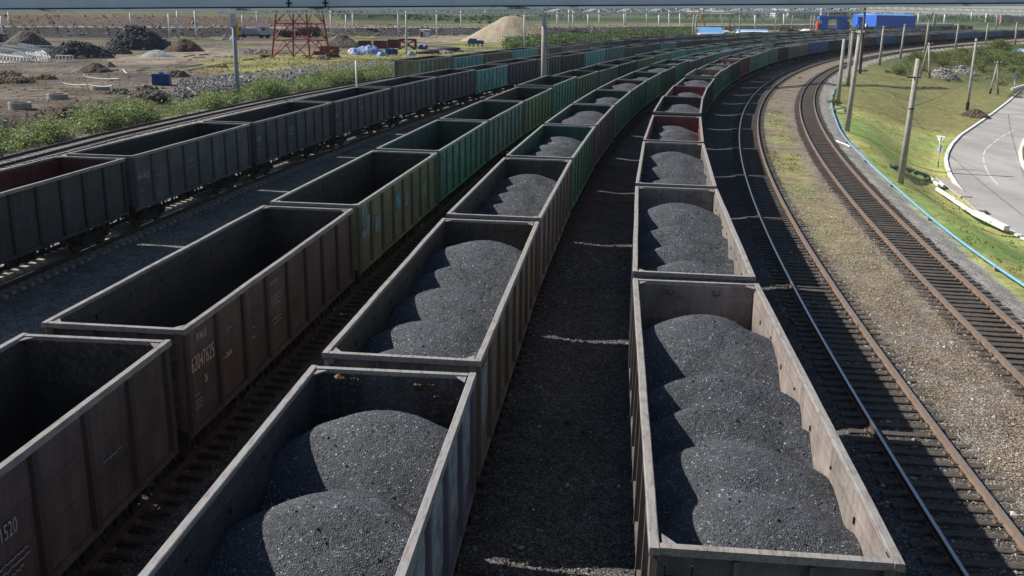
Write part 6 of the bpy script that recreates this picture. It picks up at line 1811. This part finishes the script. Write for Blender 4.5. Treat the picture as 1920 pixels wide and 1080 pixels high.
def stones():
    r = np.random.default_rng(50)
    # rubble bank behind the weeds
    px = r.uniform(335, 760, 3000); lo = np.interp(px, [335, 500, 700, 760], [150, 132, 112, 110]); hi = np.interp(px, [335, 500, 700, 760], [182, 168, 136, 124])
    P = atgs(px, lo + (hi - lo) * r.random(3000))
    tag(nobj('rubble_stones', stone_cloud('rubble_stones', P, 9000, .17, (.18, .175, .17), 4)), kind='stuff')
    E = np.concatenate(EMB_PTS); E = E[(E[:, 1] < 460)]
    tag(nobj('embankment_stones', stone_cloud('embankment_stones', E, 7000, .30, (.20, .18, .165), 14)), kind='stuff')
    # soil clods in the yard
    P = atgs(r.uniform(-30, 420, 1600), r.uniform(100, 245, 1600)); P = P[lat(P)[0] < -52]
    tag(nobj('soil_clods', stone_cloud('soil_clods', P, 3200, .09, (.115, .092, .077), 5)), kind='stuff')
    P = atgs(r.uniform(-30, 520, 1500), r.uniform(78, 200, 1500)); P = P[(lat(P)[0] < -56) & (vn(P[:, 0], P[:, 1], 7, 2) > .5)]
    tag(nobj('yard_litter', stone_cloud('yard_litter', P, 900, .12, (.38, .36, .33), 15)), kind='stuff')
    # loose ballast stones near the viewer, right strip and shoulder
    n = 26000; S = r.uniform(PR1.s_of_y(14), PR1.s_of_y(62), n); Q = PR1.pos(S); T = PR1.tan(S); N = np.c_[T[:, 1], -T[:, 0]]
    off = r.uniform(1.1, 4.4, n); X = Q + N * off[:, None]; z = gz(X)
    tag(nobj('ballast_stones', stone_cloud('ballast_stones', np.c_[X, z + .012], n, .026, (.29, .245, .19), 6)), kind='stuff')
    n = 16000; S = r.uniform(PB.s_of_y(12), PB.s_of_y(45), n); Q = PB.pos(S); T = PB.tan(S); N = np.c_[T[:, 1], -T[:, 0]]
    X = Q + N * r.uniform(1.3, 4.9, n)[:, None]; z = gz(X)
    q_ = r.integers(0, n, 40); tag(nobj('litter', stone_cloud('litter', np.c_[X[q_], z[q_] + .03], 30, .05, (.55, .55, .54), 17)), kind='stuff')
    tag(nobj('coal_spill', stone_cloud('coal_spill', np.c_[X, z + .012], n, .034, (.15, .147, .142), 7)), kind='stuff')
    n = 9000; S = r.uniform(PR1.s_of_y(13), PR1.s_of_y(50), n); Q = PR1.pos(S); T = PR1.tan(S); N = np.c_[T[:, 1], -T[:, 0]]
    X = Q + N * r.uniform(-1.6, 1.5, n)[:, None]; k = vn(X[:, 0], X[:, 1], 2.2, 5) > .5; X = X[k]; z = gz(X)
    tag(nobj('track_stones', stone_cloud('track_stones', np.c_[X, z + .015], len(X), .032, (.22, .205, .185), 8)), kind='stuff')
stones()

def far_trees():
    r = np.random.default_rng(60); B = []
    def band(px0, px1, d0, d1, n, hmin, hmax):
        px = r.uniform(px0, px1, n); y = r.uniform(d0, d1, n)
        P = np.array([up(a, 30, b) for a, b in zip(px, y)]); P[:, 2] = gz(P); U = lat(P)[0]
        for p, u, a in zip(P, U, px):
            if u > -90 and a < 1500: continue
            h = r.uniform(hmin, hmax); B.append((p[0], p[1], p[2] + h * .5, h * .5, h * .5, h * .55))
    band(-40, 620, 420, 620, 260, 4, 8)
    band(560, 1100, 650, 1100, 360, 5, 9)
    band(900, 1560, 900, 1400, 420, 4, 8)
    band(620, 1000, 430, 560, 90, 2, 4)
    band(1560, 2000, 1050, 1800, 1100, 6, 11)
    tag(nobj('far_wood', plant_mesh('far_wood', B, 9, 1.7, .30, [(.075, .12, .055), (.095, .14, .065), (.06, .10, .045), (.13, .155, .075)])), kind='stuff')
far_trees()

# ------------------------------------------------------------------ lettering and paint patches on the wagons
def text_part(wag, txt, y, z, size, mat, name='number', squeeze=.8, lean=0.0):
    cu = bpy.data.curves.new('t', 'FONT'); cu.body = txt; cu.size = size; cu.extrude = .0015; cu.shear = lean; cu.space_character = 1.05
    tmp = bpy.data.objects.new('t', cu); COL.objects.link(tmp)
    dg = bpy.context.evaluated_depsgraph_get(); me = bpy.data.meshes.new_from_object(tmp.evaluated_get(dg))
    bpy.data.objects.remove(tmp); bpy.data.curves.remove(cu)
    me.materials.clear(); me.materials.append(M[mat]); me.name = name
    o = nobj(name, me, wag)
    o.matrix_local = Matrix.Translation((1.478 + .035, y, z)) @ Matrix(((0, 0, 1, 0), (1, 0, 0, 0), (0, 1, 0, 0), (0, 0, 0, 1))) @ Matrix.Diagonal((squeeze, 1, 1, 1))
    return o
def marks_part(wag, rows, mat, seed, name='stencil_line'):
    """worn stencil lines too small to read: one part per line"""
    r = np.random.default_rng(seed)
    mat = {'white_paint': 'stencil_white', 'red_paint': 'stencil'}.get(mat, mat)
    for (y, z, w, h) in rows:
        mb = MB(); x = y; P = []
        while x < y + w:                                   # a running scrawl, like worn stencil letters
            P.append((x, z + h * r.uniform(-.32, .32))); x += r.uniform(.012, .045)
        s_ = .011
        Vv = [(1.512, a, b - s_) for a, b in P] + [(1.512, a, b + s_) for a, b in P]; n = len(P)
        mb.add(Vv, [(i, i + 1, n + i + 1, n + i) for i in range(n - 1)])
        mb.build(name, M[mat], wag)
def patch_part(wag, rects, mat, seed, name='paint_patch'):
    r = np.random.default_rng(seed)
    for (y, z, w, h) in rects:
        mb = MB(); n = 18; P = []
        for k in range(n):
            a = 2 * PI * k / n; q = 1 + r.normal(0, .09); P.append((y + w/2 * np.clip(1.35 * math.cos(a), -1, 1) * q, z + h/2 * np.clip(1.35 * math.sin(a), -1, 1) * q))
        mb.slab(P, 'x', 1.488, 1.500); mb.build(name, M[mat], wag)
WA, WB, WC, WD, WE = (WAGONS[k] for k in 'ABCDE')
c1 = WC[0][0]; c2 = WC[1][0]
y0 = RIBY
text_part(c1, 'DK1520', y0[4] + .22, 2.35, .36, 'stencil_white', 'lettering', .62)
marks_part(c1, [(y0[4] + .25, 1.98, .95, .06), (y0[4] + .25, 1.86, 1.0, .06), (y0[4] + .25, 1.74, .8, .06), (y0[4] + .2, 1.50, .7, .05), (y0[4] + .2, 1.40, .5, .05)], 'white_paint', 1)
marks_part(c1, [(y0[6] + .4, 2.2, .7, .08)], 'pale_patch', 3)
text_part(c2, 'РЖД', y0[0] + .50, 3.02, .22, 'stencil', 'lettering', 1.0)
text_part(c2, '63047625', y0[0] + .16, 2.40, .50, 'stencil', 'number', .58)
text_part(c2, '26', y0[0] + .75, 1.98, .26, 'stencil', 'lettering', .7)
marks_part(c2, [(y0[0] + .22, 1.85, .28, .07), (y0[0] + .2, 1.72, .42, .04), (y0[0] + .2, 1.64, .42, .04), (y0[0] + .2, 1.56, .36, .04)], 'white_paint', 4)
marks_part(c2, [(y0[1] + .5, 2.75, .3, .08), (y0[1] + .2, 2.16, .55, .10)], 'white_paint', 5)
text_part(c2, '24.01', y0[1] + .42, 2.12, .19, 'stencil', 'lettering', .8)
marks_part(c2, [(y0[2] + .5, 2.3, .2, .10), (y0[2] + .45, 2.05, .25, .1)], 'red_paint', 6)
marks_part(c2, [(y0[3] + .25, 3.05, .6, .14)], 'red_paint', 7)
marks_part(c2, [(y0[3] + .25, 2.66, .8, .06), (y0[3] + .25, 2.55, .85, .06), (y0[3] + .3, 2.44, .7, .06), (y0[3] + .3, 2.04, .7, .08), (y0[3] + .3, 1.92, .75, .08)], 'white_paint', 8)
for w, n_, i in ((WD[1][0], '60474020', 0), (WD[2][0], '6304', 0), (WD[3][0], '6407', 0), (WC[2][0], '', 0)):
    if n_: text_part(w, n_, y0[0] + .2, 2.35, .42, 'stencil_white', 'number', .62)
for k in (1, 2, 3, 4):
    marks_part(WD[k][0], [(y0[0] + .25, 1.85, .7, .10), (y0[3] + .25, 2.6, .8, .06), (y0[3] + .25, 2.48, .85, .06), (y0[3] + .25, 2.2, .7, .06), (y0[1] + .3, 2.3, .5, .06), (y0[5] + .3, 2.2, .5, .05), (y0[7] + .5, 2.0, .12, .3)], 'white_paint', 20 + k)
patch_part(WC[2][0], [(y0[0] + .95, 2.55, .9, .75)], 'pale_patch', 1); patch_part(WC[2][0], [(y0[3] + .8, 2.5, .8, .8)], 'teal_patch', 2)
marks_part(WC[2][0], [(y0[0] + .3, 3.05, .7, .12), (y0[0] + .3, 2.9, .6, .08)], 'white_paint', 30)
patch_part(WC[3][0], [(y0[0] + .9, 2.6, .8, 1.3), (y0[2] + .8, 2.8, .8, .7)], 'pale_patch', 3); patch_part(WC[3][0], [(y0[4] + .8, 2.9, .8, .6), (y0[5] + .8, 2.4, .7, .8)], 'teal_patch', 4)
patch_part(WC[4][0], [(y0[1] + .8, 2.6, .7, .9)], 'teal_patch', 5); patch_part(WC[6][0], [(y0[1] + .8, 2.6, .7, .9)], 'teal_patch', 6)
rp = np.random.default_rng(8)
for w, m_, ks in ((WC[2][0], 'soft_patch', (0, 1, 4, 6)), (WC[3][0], 'soft_patch', (0, 1, 2, 3, 5, 6, 7)), (WC[4][0], 'soft_patch', (0, 2, 3, 5, 6)), (WC[6][0], 'soft_patch', (0, 3, 4, 7)), (WC[8][0], 'soft_patch', (1, 2, 5)), (WB[5][0], 'soft_patch', (1, 3, 4, 6)), (WE[1][0], 'teal_patch', (1, 4)), (WD[6][0], 'soft_patch', (1, 3, 5, 6))):
    patch_part(w, [(y0[k] + .8 + rp.uniform(-.1, .1), rp.uniform(2.0, 2.9), rp.uniform(.4, .95), rp.uniform(.4, 1.1)) for k in ks], m_, int(rp.integers(1000)))
patch_part(WB[0][0], [(y0[7] + .78, 2.45, 1.1, 1.6), (y0[6] + .8, 2.4, 1.2, 1.7), (y0[5] + .8, 2.4, 1.1, 1.6), (y0[4] + .8, 2.4, 1.1, 1.6)], 'pale_patch', 7)
patch_part(WB[1][0], [(y0[0] + .95, 2.5, .8, 1.3)], 'pale_patch', 8)
patch_part(WB[1][0], [(y0[7] + .8, 2.45, .5, 1.7)], 'red_paint', 9)
patch_part(WE[0][0], [(y0[0] + .8, 2.4, .9, 1.5)], 'pale_patch', 10)
patch_part(WD[6][0], [(y0[0] + .8, 2.6, .7, .9)], 'pale_patch', 11); patch_part(WD[11][0], [(y0[6] + .8, 2.3, .8, .8)], 'pale_patch', 12)
# yellow foam lumps stuck to the end wall of the nearest loaded wagon of the second train
r = np.random.default_rng(77)
for k, (px, py) in enumerate(((637, 716), (660, 717), (780, 724), (806, 724), (814, 745), (859, 746), (813, 776), (858, 778))):
    w = WB[0][0]; mw = w.matrix_basis.inverted()
    Pp = mw @ Vector(up(px, py, w.location.y + 6.2)); loc = (Pp.x, HL - .205, Pp.z)
    me = stone_cloud('foam_lump', np.zeros((1, 3)), 7, .036, (.13, .092, .035), 200 + k)
    o = nobj('foam_lump', me, w); o.location = loc
SUN_E, SKY_S, EXPO, HAZE = 5.0, .062, 0.5, .00007
# ------------------------------------------------------------------ light, sky, camera
SUN_AZ_LIGHT, SUN_EL = 106.0, 41.0            # heading the light travels (clockwise from +y), elevation
a, e = math.radians(SUN_AZ_LIGHT), math.radians(SUN_EL)
d = Vector((math.sin(a) * math.cos(e), math.cos(a) * math.cos(e), -math.sin(e)))
sl = bpy.data.lights.new('sun', 'SUN'); sl.energy = SUN_E; sl.angle = math.radians(.53); sl.color = (1.0, .955, .88)
so = bpy.data.objects.new('sun', sl); COL.objects.link(so); so.rotation_euler = d.to_track_quat('-Z', 'Y').to_euler(); so.location = (-40, 20, 60)
w = bpy.data.worlds.new('World'); scn.world = w; w.use_nodes = True
nt = w.node_tree; bg = nt.nodes['Background']
sk = nt.nodes.new('ShaderNodeTexSky'); sk.sky_type = 'NISHITA'; sk.sun_disc = False
sk.sun_elevation = e; sk.sun_rotation = math.radians(SUN_AZ_LIGHT + 180)
sk.air_density = 1.0; sk.dust_density = .6; sk.ozone_density = 1.4
nt.links.new(sk.outputs[0], bg.inputs[0]); bg.inputs[1].default_value = SKY_S
cd = bpy.data.cameras.new('camera'); co = bpy.data.objects.new('camera', cd); COL.objects.link(co)
cd.sensor_width = 36; cd.lens = FPX / 1920 * 36; cd.clip_start = .1; cd.clip_end = 20000
m = Matrix.Identity(4)
for i in range(3): m[i][0] = cR[i]; m[i][1] = cU[i]; m[i][2] = -cF[i]; m[i][3] = CAM[i]
co.matrix_world = m
scn.camera = co
vs = scn.view_settings
scn.display_settings.display_device = 'sRGB'
vs.view_transform = 'Standard'; vs.look = 'None'; vs.gamma = 1; vs.exposure = EXPO
scn.render.engine = 'CYCLES'
scn.cycles.max_bounces = 6; scn.cycles.diffuse_bounces = 3; scn.cycles.glossy_bounces = 2; scn.cycles.transparent_max_bounces = 4
scn.cycles.use_denoising = True
scn.cycles.sample_clamp_indirect = 4
# ------------------------------------------------------------------ the air of a warm day over the yard
if HAZE > 0:
    hb = MB()
    lo, hi, x0, x1, y0_, y1 = -6.0, 75.0, -2400.0, 2600.0, -60.0, 4200.0
    hb.box(((x0 + x1) / 2, (y0_ + y1) / 2, (lo + hi) / 2), (x1 - x0, y1 - y0_, hi - lo))
    t = NT('air'); t.n.remove(t.bs)
    pv = t.node('ShaderNodeVolumePrincipled'); pv.inputs['Color'].default_value = (.80, .88, 1.0, 1); pv.inputs['Density'].default_value = HAZE; pv.inputs['Anisotropy'].default_value = .0
    t.l.new(pv.outputs[0], t.out.inputs['Volume'])
    tag(hb.build('haze', t.mat), kind='stuff')
    scn.cycles.volume_bounces = 0
